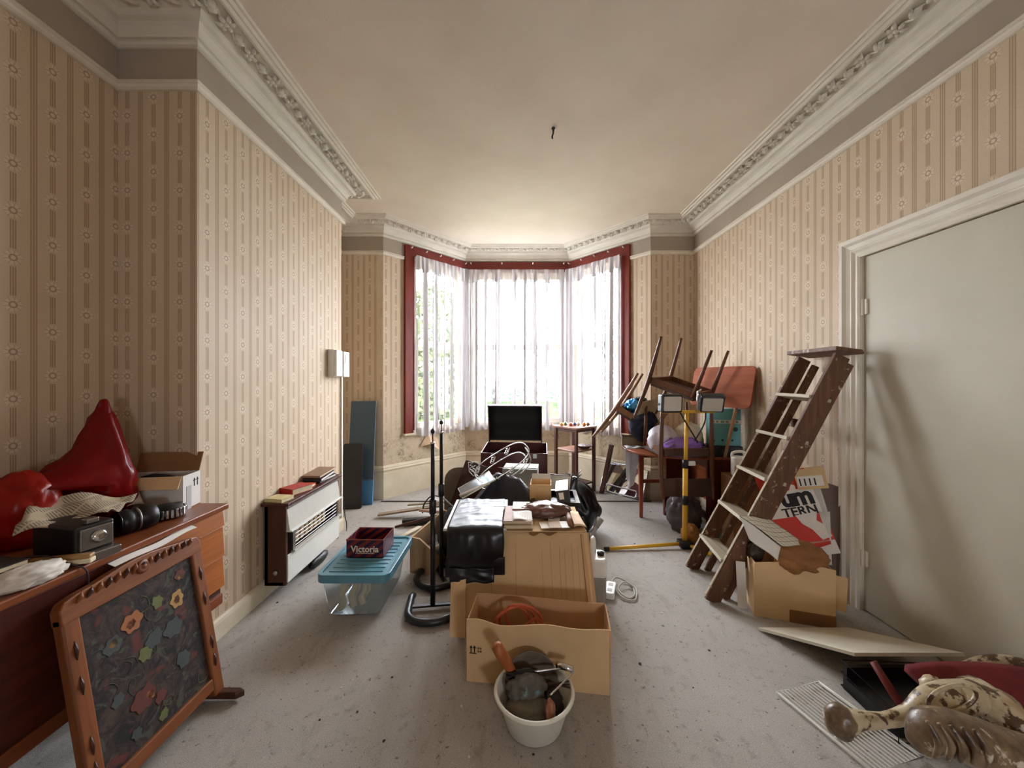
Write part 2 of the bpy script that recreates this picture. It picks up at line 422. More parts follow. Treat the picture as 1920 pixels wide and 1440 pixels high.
fl = MB().box(-2.2, -2.8, -0.12, 2.3, 5.7, 0.0); S(ob('floor', fl, m_carpet))
ce = MB().box(-2.2, -2.8, H, 2.3, 5.7, H+0.12); S(ob('ceiling', ce, m_ceiling))
m_boards = WOOD('bay_floorboards', (112,98,84), (138,124,108), axis=0, scale=6, rough=0.7)
bayfloor = S(ob('floor_bay', MB().prism([(-1.49,4.42),(1.60,4.42),(1.6,4.5),(0.81,5.44),(-0.66,5.44),(-1.49,4.5)], 0.0, 0.006), m_carpet))
gr = MB().box(-1.50, 4.395, 0.0, 1.6, 4.42, 0.009); S(ob('trim_5', gr, M_('carpet_edge_strip', (52,42,34), 0.7)))

def sweep(name, prof, idx, mat, closed=False, zref=0.0, start=None, end=None):
    pts = [V(W[i]) for i in idx]
    if start: pts = [V(start)] + pts
    if end: pts = pts + [V(end)]
    n = len(pts); mit = []
    def nrm(a, b): d = (b-a).normalized(); return V((d.y, -d.x))
    for i in range(n):
        if closed: n1 = nrm(pts[i-1], pts[i]); n2 = nrm(pts[i], pts[(i+1) % n])
        else:
            n1 = nrm(pts[max(i-1,0)], pts[max(i-1,0)+1]); n2 = nrm(pts[min(i,n-2)], pts[min(i,n-2)+1])
        mit.append((n1+n2)/(1+n1.dot(n2)))
    mb = MB(); k = len(prof); vs = []
    for i in range(n):
        for p, z in prof: q = pts[i] + mit[i]*p; vs.append((q.x, q.y, zref+z))
    fs = []
    for i in range(n if closed else n-1):
        j = (i+1) % n
        for a in range(k-1): fs.append((i*k+a, j*k+a, j*k+a+1, i*k+a+1))
    if not closed: fs += [tuple(range(k)), tuple((n-1)*k+a for a in range(k))[::-1]]
    mb.add(vs, fs); return S(ob(name, mb, mat))
ALL = list(range(12))
CP = [(-0.01,-0.156),(0.014,-0.156),(0.026,-0.15),(0.032,-0.14),(0.030,-0.131),(0.024,-0.128),(0.024,-0.123),(0.038,-0.122),(0.042,-0.116),
      (0.046,-0.098),(0.056,-0.081),(0.070,-0.071),(0.086,-0.067),(0.094,-0.064),(0.098,-0.052),(0.104,-0.040),
      (0.200,-0.002),(0.208,-0.010),(0.211,-0.034),(0.227,-0.036),(0.234,-0.030),(0.236,-0.020),(0.250,-0.024),(0.257,-0.016),(0.259,-0.008),(0.276,-0.012),(0.284,0.004)]
cornice = sweep('trim_1', CP, ALL, m_cornice, closed=True, zref=H)
FP = [(-0.01,-0.002),(0.004,-0.002),(0.004,0.175),(-0.01,0.175)]     # plain painted frieze between rail and cornice
sweep('trim_2', FP, ALL[9:]+ALL[:7], m_frieze, zref=2.905, start=(1.444,4.713), end=(-1.327,4.706))
RP = [(-0.01,-0.002),(0.012,0.0),(0.022,0.008),(0.026,0.02),(0.020,0.03),(0.030,0.036),(0.026,0.042),(-0.01,0.044)]
sweep('trim_3', RP, ALL[9:]+ALL[:7], m_white, zref=2.865, start=(1.452,4.704), end=(-1.33,4.703))
# cornice flowers: every rosette and leaf its own piece
def rosette_mesh():
    mb = MB()
    mb.lathe([(0.001,-0.020),(0.006,-0.019),(0.010,-0.015),(0.011,-0.008),(0.010,0.0)], 8)
    for k in range(6):
        a = 2*PI*k/6; c, s = math.cos(a), math.sin(a)
        pts = [(0.008,0,-0.009,0.004),(0.018,0,-0.019,0.009),(0.028,0,-0.016,0.008),(0.036,0,-0.004,0.002)]
        vs = []
        for x, _, z, w in pts:
            for y, dz in ((-w,0.004),(0,-0.004),(w,0.004)): vs.append((c*x-s*y, s*x+c*y, z+dz))
        mb.add(vs, [(i*3+j, i*3+j+1, i*3+j+4, i*3+j+3) for i in range(3) for j in range(2)])
    return mesh_of('rosette', mb, m_cornice, True)
def leaf_mesh():
    mb = MB()
    for sgn in (-1, 1):
        for (ang, ln) in ((35, 0.05), (85, 0.036), (-30, 0.045)):
            a = R(ang)*sgn; c, s = math.cos(a), math.sin(a); vs = []
            for i in range(6):
                q = i/5; x = -0.02 + ln*q; w = 0.012*math.sin(PI*min(1, q*0.9+0.12)); z = -0.006-0.017*math.sin(PI*q)
                for y, dz in ((-w,0.006),(0,-0.003),(w,0.006)): vs.append((c*x-s*(y+0.012*q), s*x+c*(y+0.012*q), z+dz))
            mb.add(vs, [(i*3+j, i*3+j+1, i*3+j+4, i*3+j+3) for i in range(5) for j in range(2)])
    mb.tube([(-0.04,0,-0.006),(-0.015,0.014,-0.014),(0.015,-0.012,-0.014),(0.04,0,-0.006)], 0.0045, 5)
    return mesh_of('leaf', mb, m_cornice, True)
ro_me, le_me = rosette_mesh(), leaf_mesh()
PITCH = 0.092
for i in range(12):
    a = V(W[i]); b = V(W[(i+1) % 12]); d = (b-a).normalized(); n = V((d.y, -d.x)); L = (b-a).length
    o0 = 0.150
    def ang_in(p, q, r):   # extra length at each end because of the mitre
        n1 = V(((q-p).normalized().y, -(q-p).normalized().x)); n2 = V(((r-q).normalized().y, -(r-q).normalized().x))
        m = (n1+n2)/(1+n1.dot(n2)); return m
    m0 = ang_in(V(W[i-1]), a, b); m1 = ang_in(a, b, V(W[(i+2) % 12]))
    s0 = (m0*o0).dot(d); s1 = L + (m1*o0).dot(d); N = max(1, int((s1-s0)/PITCH)); st = (s1-s0)/N
    for k in range(N):
        q = a + d*(s0+(k+0.5)*st) + n*o0
        if q.y < 0.75 or (q.x < -1.75 and q.y > 2.0) or (1.1 > q.y and q.x < -1): continue
        o = bpy.data.objects.new('rosette' if k % 2 else 'leaf', ro_me if k % 2 else le_me); C.objects.link(o)
        o.parent = cornice; o.location = (q.x, q.y, H-0.022); o.rotation_euler = (-0.377, 0, math.atan2(d.y, d.x)); o.scale = (1.25, 1.3, 1.35)
# skirtings
BT = [(-0.01,0.0),(0.03,0.0),(0.03,0.315),(0.024,0.325),(0.036,0.33),(0.040,0.345),(0.032,0.36),(0.036,0.368),(0.022,0.38),(0.014,0.39),(-0.01,0.392)]
sweep('baseboard_bay', BT, [5,6,7,8,9,10], m_skirt)
BS = [(-0.01,0.0),(0.022,0.0),(0.022,0.085),(0.018,0.1),(0.008,0.11),(-0.01,0.112)]
sweep('baseboard_left', BS, [2,3,4,5], m_skirt)
sweep('baseboard_right', [(p, z*1.6) for p, z in BS], [10], m_skirt, end=(2.13, DY0+0.12))
# mahogany casing of the bay: uprights and fascia
def on_seg(i, s, inn=0.0, z=0.0):
    a = V(W[i]); b = V(W[i+1]); d = (b-a).normalized(); n = V((d.y, -d.x)); q = a + d*s + n*inn
    return V((q.x, q.y, z))
def seg_box(mb, i, s0, s1, z0, z1, i0, i1):
    b4 = [on_seg(i, s0, i0, z0), on_seg(i, s1, i0, z0), on_seg(i, s1, i1, z0), on_seg(i, s0, i1, z0)]
    return mb.hexa(b4, [p + V((0,0,z1-z0)) for p in b4])
for i, s0, s1 in ((6, 0.276, 0.413), (8, LR-0.398, LR-0.262)):
    mb = MB(); seg_box(mb, i, s0, s1, 0.735, 3.055, -0.02, 0.035); S(ob('trim_6', mb, m_red, bevel=0.006))
    mb = MB(); seg_box(mb, i, s0-0.012, s1+0.01, 0.715, 0.740, -0.02, 0.05); S(ob('trim_7', mb, m_skirt, bevel=0.004))
fascia_parts = []
for i, s0, s1 in ((6, 0.30, LL+0.03), (7, 0.0, LC), (8, -0.03, LR-0.28)):
    mb = MB(); seg_box(mb, i, s0, s1, 2.925, 3.06, -0.02, 0.03 if i == 7 else 0.036); f = S(ob('trim_8', mb, m_red_h, bevel=0.004)); fascia_parts.append((i, s0, s1, f))
m_hook = M_('white_curtain_hook', (232,226,214), 0.4)
for i, s0, s1, f in fascia_parts:
    for k in range(5 if i != 7 else 4):
        s = s0 + (s1-s0)*(0.06 + 0.88*k/(4 if i != 7 else 3)); p = on_seg(i, s, 0.036, 3.03 if i != 7 else 3.035)
        nn = on_seg(i, s, 1.0, 0) - on_seg(i, s, 0.0, 0)
        mb = MB().tube([p, p+nn*0.022, p+nn*0.034+V((0,0,0.012))], [0.010,0.008,0.006], 8); ob('hook', mb, m_hook, f, smooth=True)
# sash windows
def window(name, i, s0, s1):
    root = bpy.data.objects.new(name, None); C.objects.link(root); root.location = on_seg(i, (s0+s1)/2, 0, WZ0); S(root)
    mb = MB()
    seg_box(mb, i, s0, s0+0.045, WZ0, WZ1, -0.11, -0.005); seg_box(mb, i, s1-0.045, s1, WZ0, WZ1, -0.11, -0.005)
    seg_box(mb, i, s0, s1, WZ1-0.04, WZ1, -0.11, -0.005); ob('window_frame', mb, m_white, root)
    mb = MB(); seg_box(mb, i, s0-0.02, s1+0.02, WZ0-0.03, WZ0+0.012, -0.13, 0.045); ob('window_sill', mb, m_white, root, bevel=0.004)
    a, b = s0+0.047, s1-0.047; mid = 1.868
    for nm, z0, z1, o0, o1 in (('upper_sash', mid-0.038, WZ1-0.042, -0.095, -0.06), ('lower_sash', WZ0+0.014, mid+0.036, -0.055, -0.02)):
        w = 0.042; mb = MB()
        seg_box(mb, i, a, a+w, z0, z1, o0, o1); seg_box(mb, i, b-w, b, z0, z1, o0, o1)
        seg_box(mb, i, a+w, b-w, z0, z0+(0.08 if 'lower' in nm else 0.075), o0, o1); seg_box(mb, i, a+w, b-w, z1-0.07, z1, o0, o1)
        sh = ob(nm, mb, m_white, root)
        mb = MB(); m = (o0+o1)/2; seg_box(mb, i, a+w, b-w, z0+0.03, z1-0.03, m-0.002, m+0.002); ob('pane', mb, m_glass, sh)
window('window_1', 6, 0.41, LL-0.05); window('window_2', 7, 0.05, LC-0.05); window('window_3', 8, 0.05, LR-0.40)
for w_i in (7, 8):
    q = V(W[w_i]); mb = MB().prism([(q.x+0.075*math.cos(a), q.y-0.02+0.075*math.sin(a)) for a in [2*PI*k/10 for k in range(10)]], WZ0-0.02, 2.95)
    S(ob('trim_9', mb, m_grey))
# door in the right wall
XR = 2.13
def yz_prism(poly, x0, x1):
    n = len(poly); mb = MB(); mb.add([(x0,y,z) for y,z in poly] + [(x1,y,z) for y,z in poly],
        [tuple(range(n)), tuple(range(n,2*n))[::-1]] + [(i, n+i, n+(i+1)%n, (i+1)%n) for i in range(n)]); return mb
door = S(ob('door_1', MB().box(XR+0.006, DY1+0.004, 0.008, XR+0.046, DY0-0.004, DZ-0.004), m_door, bevel=0.003))
for z in (0.32, 1.84):
    hb = MB(); hb.box(XR-0.004, DY0-0.03, z-0.045, XR+0.012, DY0+0.006, z+0.045); hb.tube([(XR-0.006,DY0-0.006,z-0.05),(XR-0.006,DY0-0.006,z+0.05)], 0.008, 8)
    ob('hinge', hb, m_white, door)
arc = [(0.0,0.0),(0.0,0.016),(0.012,0.022),(0.03,0.018),(0.044,0.03),(0.052,0.03),(0.058,0.022),(0.082,0.030),(0.096,0.044),(0.118,0.046),(0.124,0.036),(0.124,0.0)]
def architrave():   # moulding swept up the far jamb, over the head and down the near jamb
    mb = MB(); k = len(arc); vs = []
    for (y, z, dy, dz) in ((DY0,0,1,0),(DY0,DZ,1,1),(DY1,DZ,-1,1),(DY1,0,-1,0)):
        for o, p in arc: vs.append((XR-p, y+dy*o, z+dz*o))
    fs = [(i*k+a, i*k+a+1, (i+1)*k+a+1, (i+1)*k+a) for i in range(3) for a in range(k-1)] + [tuple(range(k)), tuple(3*k+a for a in range(k))[::-1]]
    return mb.add(vs, fs)
S(ob('trim_10', architrave(), m_white))
jb = MB(); jb.box(XR, DY0-0.003, 0, XR+0.12, DY0+0.02, DZ); jb.box(XR, DY1-0.02, 0, XR+0.12, DY1+0.003, DZ); jb.box(XR+0.047, DY1, 0, XR+0.12, DY0, DZ)
S(ob('trim_11', jb, m_white))
# added fill opening, unseen behind the camera, to brighten surfaces facing it
rw = bpy.data.objects.new('added_fill_window', None); C.objects.link(rw); rw.location = (1.18, -2.6, 1.0); S(rw)
mb = MB(); mb.box(0.98,-2.70,1.0,1.02,-2.62,1.6); mb.box(1.54,-2.70,1.0,1.58,-2.62,1.6); mb.box(1.02,-2.70,1.56,1.54,-2.62,1.6); mb.box(1.02,-2.70,1.0,1.54,-2.62,1.04)
ob('window_frame', mb, m_white, rw); ob('pane', MB().box(1.02,-2.665,1.04,1.54,-2.66,1.56), m_glass, rw)

# net curtains
def curtain(i, s0, s1, label, seed):
    root = thing('net_curtain', label, 'curtain', on_seg(i, (s0+s1)/2, 0.05, 0.7), group='net curtains across the bay')
    L = s1-s0; rnd = random.Random(seed); ph = [rnd.uniform(0, 6.28) for _ in range(6)]
    def fold(s, z):
        q = s*L; dens = 60 + 22*math.sin(q*3.1+ph[0]); k = 0.5 + 0.5*(2.93-z)/2.2
        return 0.018*k*math.sin(q*66+ph[1]+1.1*math.sin(q*9+ph[2])+0.25*(2.9-z)*math.sin(q*5+ph[3])) + 0.008*math.sin(q*21+ph[4]+0.5*z) + 0.010*k*math.sin(q*7.3+ph[5]+0.35*z)
    def body(s, t):
        z = 0.80 + t*(2.925-0.80); return on_seg(i, s0+s*L, 0.062+fold(s, z), z)
    def hem(s, t):
        zb = 0.695 + 0.012*math.sin(s*L*17+ph[0]); z = zb + t*(0.80-zb); return on_seg(i, s0+s*L, 0.062+fold(s, z), z)
    def frill(s, t):
        zb = 2.755 + 0.012*math.sin(s*L*23+ph[2]); z = zb + t*(2.94-zb); q = s*L
        return on_seg(i, s0+s*L, 0.088+0.012*math.sin(q*95+ph[3])*(1.25-t)+0.006*math.sin(q*31), z)
    nu = int(L*300)
    def gather(s, t, k=1.0):      # how densely the cloth is bunched at this point
        q = s*L; z = t
        sm = lambda x, lo, hi: (lambda k: k*k*(3-2*k))(min(1, max(0, (x-lo)/(hi-lo))))
        a = math.sin(q*37+ph[1]+1.3*math.sin(q*9+ph[2])+0.7*(1-z)*math.sin(q*5+ph[3]))
        b = 0.5+0.5*math.sin(q*11+ph[4]+0.8*z); c = math.sin(q*71+ph[0]+0.9*math.sin(q*13))
        e = max(0, 1-min(s, 1-s)*L/0.10)
        return min(1, 0.10 + 0.95*sm(a, 0.30, 0.80)*(0.65+0.35*b) + 0.75*sm(c, 0.72, 0.95)*b + 0.7*e)
    def surf(name, fn, nu, nv, mat, add=0.0):
        mb = MB(); g = [V(fn(a/nu, b/nv)) for a in range(nu+1) for b in range(nv+1)]; w = nv+1
        mb.add(g, [(a*w+b, (a+1)*w+b, (a+1)*w+b+1, a*w+b+1) for a in range(nu) for b in range(nv)])
        o = ob(name, mb, mat, root, smooth=True); at_ = o.data.attributes.new('gather', 'FLOAT', 'POINT')
        at_.data.foreach_set('value', [min(1, gather(a/nu, b/nv)+add) for a in range(nu+1) for b in range(nv+1)])
    surf('voile', body, nu, 14, m_net); surf('lace_hem', hem, nu, 3, m_net2, 0.1); surf('frill', frill, nu, 5, m_net2, 0.15)
    a, b = on_seg(i, s0, 0.062, 2.925), on_seg(i, s1, 0.062, 2.925); ob('curtain_wire', MB().tube([a, b], 0.004, 6), m_white, root)
    k = on_seg(i, s0, 0.02, 2.925)
    return root
curtain(6, 0.40, LL-0.07, 'white net curtain on the left bay window, leaves showing through', 3)
curtain(7, 0.07, LC-0.09, 'white net curtain over the wide middle bay window', 5)
curtain(8, 0.05, LR-0.36, 'white net curtain on the right bay window, above the leaning chair', 8)

# ------------------------------------------------------------------ the street side: garden, hedge, bushes
m_ground = M_('garden_paving', (150,150,140), 0.9, var=0.2, scale=3)
S(ob('ground', MB().box(-14, 5.75, -0.8, 14, 26, -0.7), m_ground))
m_leaf = M_('hedge_leaf', (50,78,60), 0.6, c2=(78,104,80), scale=9); m_leaf2 = M_('bush_leaf', (34,52,18), 0.55, c2=(70,86,30), scale=12)
m_leaf3 = M_('far_tree_leaf', (80,104,84), 0.6, c2=(112,136,112), scale=5)
m_bark = M_('bark', (84,66,48), 0.9, var=0.3)
def leaves(n, fn, size, seed):
    rnd = random.Random(seed); vs = []; fs = []
    for k in range(n):
        c = V(fn(rnd)); a = rnd.uniform(0, 6.28); b = rnd.uniform(-1.1, 1.1); s = size*rnd.uniform(0.6, 1.4)
        x = V((math.cos(a), math.sin(a), 0.3*b)).normalized()*s; y = V((-math.sin(a)*b*0.5, math.cos(a)*b*0.5, 1)).normalized()*s*0.62
        m = len(vs); vs += [c-x, c-y, c+x, c+y]; fs.append((m, m+1, m+2, m+3))
    return MB().add(vs, fs)
hd = thing('hedge', 'clipped green hedge outside, low behind the net curtains', 'hedge', (0, 8.2, -0.7))
ob('foliage', leaves(9000, lambda r: (r.uniform(-0.6, 7), 8.2+r.uniform(-0.35, 0.35), r.uniform(-0.6, 1.15+0.1*r.random())), 0.045, 1), m_leaf, hd, kind='stuff')
ob('branches', MB().box(-0.6, 8.0, -0.7, 7, 8.45, 0.95), M_('hedge_core', (58,76,44), 0.9), hd)
bs = thing('garden_bush', 'leafy green bush growing close outside the left bay window', 'bush', (-1.5, 7.0, -0.7))
def bushpt(r):
    while True:
        x, y, z = r.uniform(-1,1), r.uniform(-1,1), r.uniform(-1,1)
        if x*x+y*y+z*z < 1: break
    return (-1.50+0.72*x+0.05*z, 7.0+0.6*y, 1.35+1.9*z)
ob('foliage', leaves(5200, bushpt, 0.06, 2), m_leaf2, bs, kind='stuff')
ob('stem', MB().tube([(-1.5,7.0,-0.7),(-1.48,7.0,0.6),(-1.4,7.0,2.2)], [0.07,0.05,0.02], 8), m_bark, bs)
def tree(loc, rx, rz, n, seed, label):
    t = thing('street_tree', label, 'tree', (loc[0], loc[1], -0.7), group='trees across the street'); cz = loc[2]
    def pt(r):
        while True:
            x, y, z = r.uniform(-1,1), r.uniform(-1,1), r.uniform(-1,1)
            if x*x+y*y+z*z < 1: return (loc[0]+rx*x, loc[1]+rx*0.7*y, cz+rz*z)
    ob('foliage', leaves(n, pt, 0.10, seed), m_leaf3, t, kind='stuff')
    ob('trunk', MB().tube([(loc[0],loc[1],-0.7),(loc[0]+0.1,loc[1],cz-rz*0.3),(loc[0],loc[1],cz+rz*0.4)], [0.16,0.12,0.04], 8), m_bark, t)
tree((1.7, 13.5, 2.0), 1.2, 1.4, 700, 3, 'pale street tree seen faintly through the middle bay window')
tree((3.4, 11.0, 2.0), 0.8, 1.5, 700, 4, 'pale street tree seen faintly through the right bay window')

# ================================================================== LEFT SIDE
w_teak = WOOD('teak_veneer', (108,56,30), (142,78,42), axis=1, scale=8, rough=0.35)
w_teak_o = WOOD('orange_teak_drawer', (150,84,36), (178,106,50), axis=1, scale=8, rough=0.4)
w_dark = WOOD('dark_red_brown_wood', (58,20,12), (82,32,18), axis=1, scale=7, rough=0.4)
w_dark_z = WOOD('dark_brown_wood', (58,30,20), (84,46,30), axis=2, scale=8, rough=0.45)
w_oak = WOOD('carved_oak', (104,56,26), (140,82,42), axis=1, scale=8, rough=0.5)
w_oak_z = WOOD('carved_oak_upright', (104,56,26), (140,82,42), axis=2, scale=8, rough=0.5)
m_black = M_('black_plastic', (16,15,16), 0.4, var=0.2)
m_black_g = M_('glossy_black', (12,12,13), 0.15, var=0.2)
m_chrome = M_('chrome', (210,210,212), 0.15, metal=1.0, var=0.04)
m_steel = M_('dull_steel', (150,148,146), 0.35, metal=1.0, var=0.1)
m_paper = M_('white_paper', (232,228,220), 0.8, var=0.04)
m_cream = M_('cream_paper', (222,208,176), 0.8, var=0.06)
m_whiteplas = M_('white_plastic', (226,224,216), 0.35, var=0.04)

# sideboard along the alcove
TZ = 0.78
sb = thing('sideboard', 'long teak sideboard with dark doors along the left alcove wall', 'sideboard', (-1.70, 1.2, 0))
ob('top', MB().box(-1.995, 0.42, TZ-0.028, -1.425, 1.935, TZ), w_teak, sb, bevel=0.006)
ob('carcass', MB().box(-1.985, 0.44, 0.33, -1.462, 1.925, TZ-0.028), w_dark, sb)
ob('plinth_rail', MB().box(-1.50, 0.46, 0.285, -1.445, 1.92, 0.335), w_teak, sb, bevel=0.004)
for k, (z0, z1) in enumerate(((0.672,0.748),(0.522,0.668),(0.372,0.518))):
    d = MB(); d.hexa([(-1.462,1.46,z0),(-1.438,1.46,z0),(-1.438,1.922,z0),(-1.462,1.922,z0)], [(-1.462,1.46,z1),(-1.447,1.46,z1),(-1.447,1.922,z1),(-1.462,1.922,z1)])
    dr = ob('drawer', d, w_teak_o, sb, bevel=0.002)
    ob('pull', MB().box(-1.44, 1.62, z0-0.004, -1.430, 1.76, z0+0.008), w_teak, dr, bevel=0.002)
for y0, y1 in ((0.46,0.94),(0.95,1.45)):
    dr = ob('door', MB().box(-1.464, y0, 0.345, -1.446, y1, 0.746), w_dark, sb, bevel=0.003)
    ob('handle', MB().box(-1.446, y1-0.05, 0.5, -1.432, y1-0.035, 0.62), w_teak, dr, bevel=0.003)
for x in (-1.93, -1.50):
    for y in (0.52, 1.86):
        ob('leg', MB().tube([(x,y,0.0),(x,y,0.30)], [0.014,0.024], 10), w_dark, sb, smooth=True)
# narrow white strip standing proud just under the top
tag(ob('thin_strip', MB().sheet(lambda s,t: (-1.432+0.026*t+0.006*math.sin(s*5), 1.36+0.36*s, 0.7475-0.010*t+0.003*math.sin(s*9)), 14, 3, 0.002), m_paper), 'narrow white strip running beneath the sideboard top', 'paper')

# embroidered fire screen leaning on the sideboard
fs = thing('fire_screen', 'carved oak fire screen with dark embroidered flower panel, leaning on the sideboard', 'fire screen', M=TR(-1.282, 1.437, 0.0, 0, 0, R(-9.6)))
WY, HZ_ = 0.265, 0.725
for s in (-1, 1):
    y0, y1 = (s*WY, s*(WY-0.052)) if s > 0 else (s*WY, s*(WY-0.052))
    st = P('stile', MB().box(-0.016, min(y0,y1), 0.035, 0.016, max(y0,y1), HZ_-0.05), w_oak_z, fs, bevel=0.007, seg=3)
    for z in (0.18, 0.26, 0.45, 0.56):
        P('carved_groove', MB().tube([(0.015, s*(WY-0.026), z-0.03), (0.018, s*(WY-0.026), z), (0.015, s*(WY-0.026), z+0.03)], [0.002,0.006,0.002], 6), w_dark_z, st, smooth=True)
    P('foot', MB().prism([(-0.09,-0.018),(0.085,-0.018),(0.112,0.004),(0.085,0.018),(-0.09,0.018)], 0, 0.03, M=TR(0, s*(WY-0.02), 0.012, 0, 0, R(9.6))), w_dark_z, fs, bevel=0.006)
top = [(-WY, HZ_-0.075), (-WY, HZ_-0.03), (-WY+0.015, HZ_-0.008), (-WY+0.05, HZ_)]
for k in range(9):
    q = k/8; top.append((-0.16+0.32*q, HZ_+0.004+0.018*math.sin(PI*q)))
top += [(WY-0.05, HZ_), (WY-0.015, HZ_-0.008), (WY, HZ_-0.03), (WY, HZ_-0.075)]
mb = yz_prism(top, -0.017, 0.017); tr_ = P('top_rail', mb, w_oak, fs, bevel=0.004)
for k in range(15):
    y = -0.21 + 0.03*k; P('carving', MB().tube([(0.012, y-0.010, HZ_-0.03), (0.024, y, HZ_-0.018+0.012*math.cos(y*6)), (0.014, y+0.012, HZ_-0.006+0.012*math.cos(y*6))], [0.003,0.008,0.003], 6), w_dark_z if k % 2 else w_oak, tr_, smooth=True)
P('carved_rosette', MB().lathe([(0.024,0.0),(0.024,0.006),(0.016,0.010),(0.012,0.006),(0.007,0.012),(0.002,0.013)], 14, M=TR(0.016, 0, HZ_-0.016, 0, 0, R(90))), w_oak, tr_, smooth=True)
P('bottom_rail', MB().box(-0.015, -WY+0.05, 0.065, 0.015, WY-0.05, 0.115), w_oak, fs, bevel=0.005)
def embroidery():
    t = NT('embroidered_panel'); v = t.obj()
    f = t.noise(v, 14, 6, 0.7, 1.5); g = t.noise(v, 9, 4, 0.6, 2.5)
    c = t.mix(t.rmap(f, 0.42, 0.62), lin((26,20,20)), lin((70,54,46)))
    c = t.mix(t.rmap(g, 0.56, 0.62, 0, 0.75), c, lin((72,74,62)))
    vo = t.n('ShaderNodeTexNoise'); vo.inputs['Scale'].default_value = 11; t.l(v, vo.inputs['Vector'])
    c = t.mix(t.rmap(vo.outputs['Fac'], 0.60, 0.66, 0, 0.7), c, lin((104,44,36)))
    c = t.mix(t.rmap(t.noise(v, 300, 2), 0.45, 0.7, 0, 0.35), c, lin((10,8,8)))
    t.l(c, t.b.inputs['Base Color']); t.b.inputs['Roughness'].default_value = 0.85; return t.m
pn = P('panel', MB().box(-0.006, -WY+0.048, 0.108, 0.004, WY-0.048, HZ_-0.055), embroidery(), fs)
m_th = [M_('thread_orange', (150,92,52), 0.8), M_('thread_green', (92,98,54), 0.8), M_('thread_yellow', (164,128,72), 0.8), M_('thread_rust', (92,44,34), 0.8), M_('thread_blue', (62,68,66), 0.8)]
def flower(y, z, r, m, n=6):
    mb = MB(); poly = []
    for k in range(n*6):
        a = 2*PI*k/(n*6); rr = 1.15*r*(0.88+0.10*math.cos(n*a)+0.07*math.sin(2*a+y*90)+0.05*math.sin(3*a+z*70)); poly.append((y+rr*math.cos(a), z+rr*math.sin(a)))
    return P('embroidered_flower', yz_prism(poly, 0.0035, 0.0058), m, pn)
for y, z, r, m in ((0.155,0.60,0.022,3),(0.155,0.592,0.010,2),(0.125,0.515,0.030,2),(0.124,0.513,0.014,3),(-0.055,0.535,0.034,0),(-0.06,0.53,0.015,3),(-0.125,0.505,0.014,2),(-0.128,0.50,0.028,4),(0.045,0.55,0.022,1),
                   (0.01,0.43,0.030,4),(-0.03,0.40,0.024,1),(0.09,0.42,0.036,4),(-0.06,0.26,0.040,3),(-0.035,0.255,0.016,0),(0.0,0.22,0.022,3),(-0.10,0.17,0.018,4),(0.0,0.15,0.018,1),(0.11,0.28,0.03,4),(-0.14,0.32,0.02,4)):
    flower(y, z, r, m_th[m])
for k in range(14):
    rr = random.Random(k+40); y, z = rr.uniform(-0.18,0.17), rr.uniform(0.15,0.6); a = rr.uniform(0,6.28)
    pts = smooth_path([(0.0045, y, z), (0.0045, y+0.03*math.cos(a), z+0.03*math.sin(a)), (0.0045, y+0.05*math.cos(a+0.7), z+0.05*math.sin(a+0.7)), (0.0045, y+0.055*math.cos(a+1.2), z+0.06*math.sin(a+1.2))], 4)
    P('embroidered_stem', MB().tube(pts, 0.0013, 5), m_th[(1, 4, 3, 4)[k % 4]], pn)

# things on the sideboard
def open_box(name, label, cat, M, w, d, h, mat, mat_in=None, th=0.005, flaps=(), group=None, wavy=0):
    """open carton: four walls and a bottom, plus folded flaps (side, angle, length)"""
    t = thing(name, label, cat, M=M, group=group)
    P('bottom', MB().box(-w/2,-d/2,0,w/2,d/2,th), mat_in or mat, t)
    sides = {'front': (-w/2,-d/2,w/2,-d/2+th), 'back': (-w/2,d/2-th,w/2,d/2), 'left': (-w/2,-d/2+th,-w/2+th,d/2-th), 'right': (w/2-th,-d/2+th,w/2,d/2-th)}
    for k, (x0,y0,x1,y1) in sides.items(): P('wall_panel', MB().box(x0,y0,th,x1,y1,h), mat, t)
    for sd, ang, ln, fm in flaps:
        a = R(ang); wd = (w if sd in ('front','back') else d) - 0.01
        fl = MB().box(-wd/2, 0, -th/2, wd/2, ln, th/2)          # hinge along x, opening outward (+y); ang 0 = flat out, 90 = up
        B = {'back': TR(0, d/2, h, 0), 'front': TR(0, -d/2, h, PI), 'left': TR(-w/2, 0, h, PI/2), 'right': TR(w/2, 0, h, -PI/2)}[sd]
        fl.v = [tuple(B @ Matrix.Rotation(a, 4, 'X') @ V(p)) for p in fl.v]
        P('flap', fl, fm or mat, t)
    return t
m_card = M_('cardboard', (212,180,136), 0.85, var=0.07, scale=6, bump=0.08, bscale=120)
m_card_in = M_('cardboard_inside', (196,156,116), 0.85, var=0.08, scale=6)
m_card_dk = M_('cardboard_brown_dark', (132,92,56), 0.85, var=0.1)
m_cardw = M_('white_card', (216,212,206), 0.75, var=0.05)
wb = open_box('cardboard_box', 'small white carton with open brown flaps at the end of the sideboard', 'box', TR(-1.70, 1.845, TZ, R(9)), 0.29, 0.125, 0.165, m_cardw, m_card_dk,
              flaps=(('back', 68, 0.095, m_card_dk), ('front', -62, 0.06, m_card), ('left', 10, 0.06, m_card)))
for k in (0, 1):
    mb = MB(); mb.box(-0.003,-0.0008,0,0.003,0.0008,0.026); mb.prism([(-0.009,0.026),(0.009,0.026),(0,0.04)], -0.0008, 0.0008, M=Matrix(((1,0,0,0),(0,0,1,0),(0,1,0,0),(0,0,0,1))))
    mb.v = [tuple(TR(0.1455, 0.018+0.022*k, 0.10, PI/2) @ V(p)) for p in mb.v]; P('printed_arrow', mb, m_black, wb)
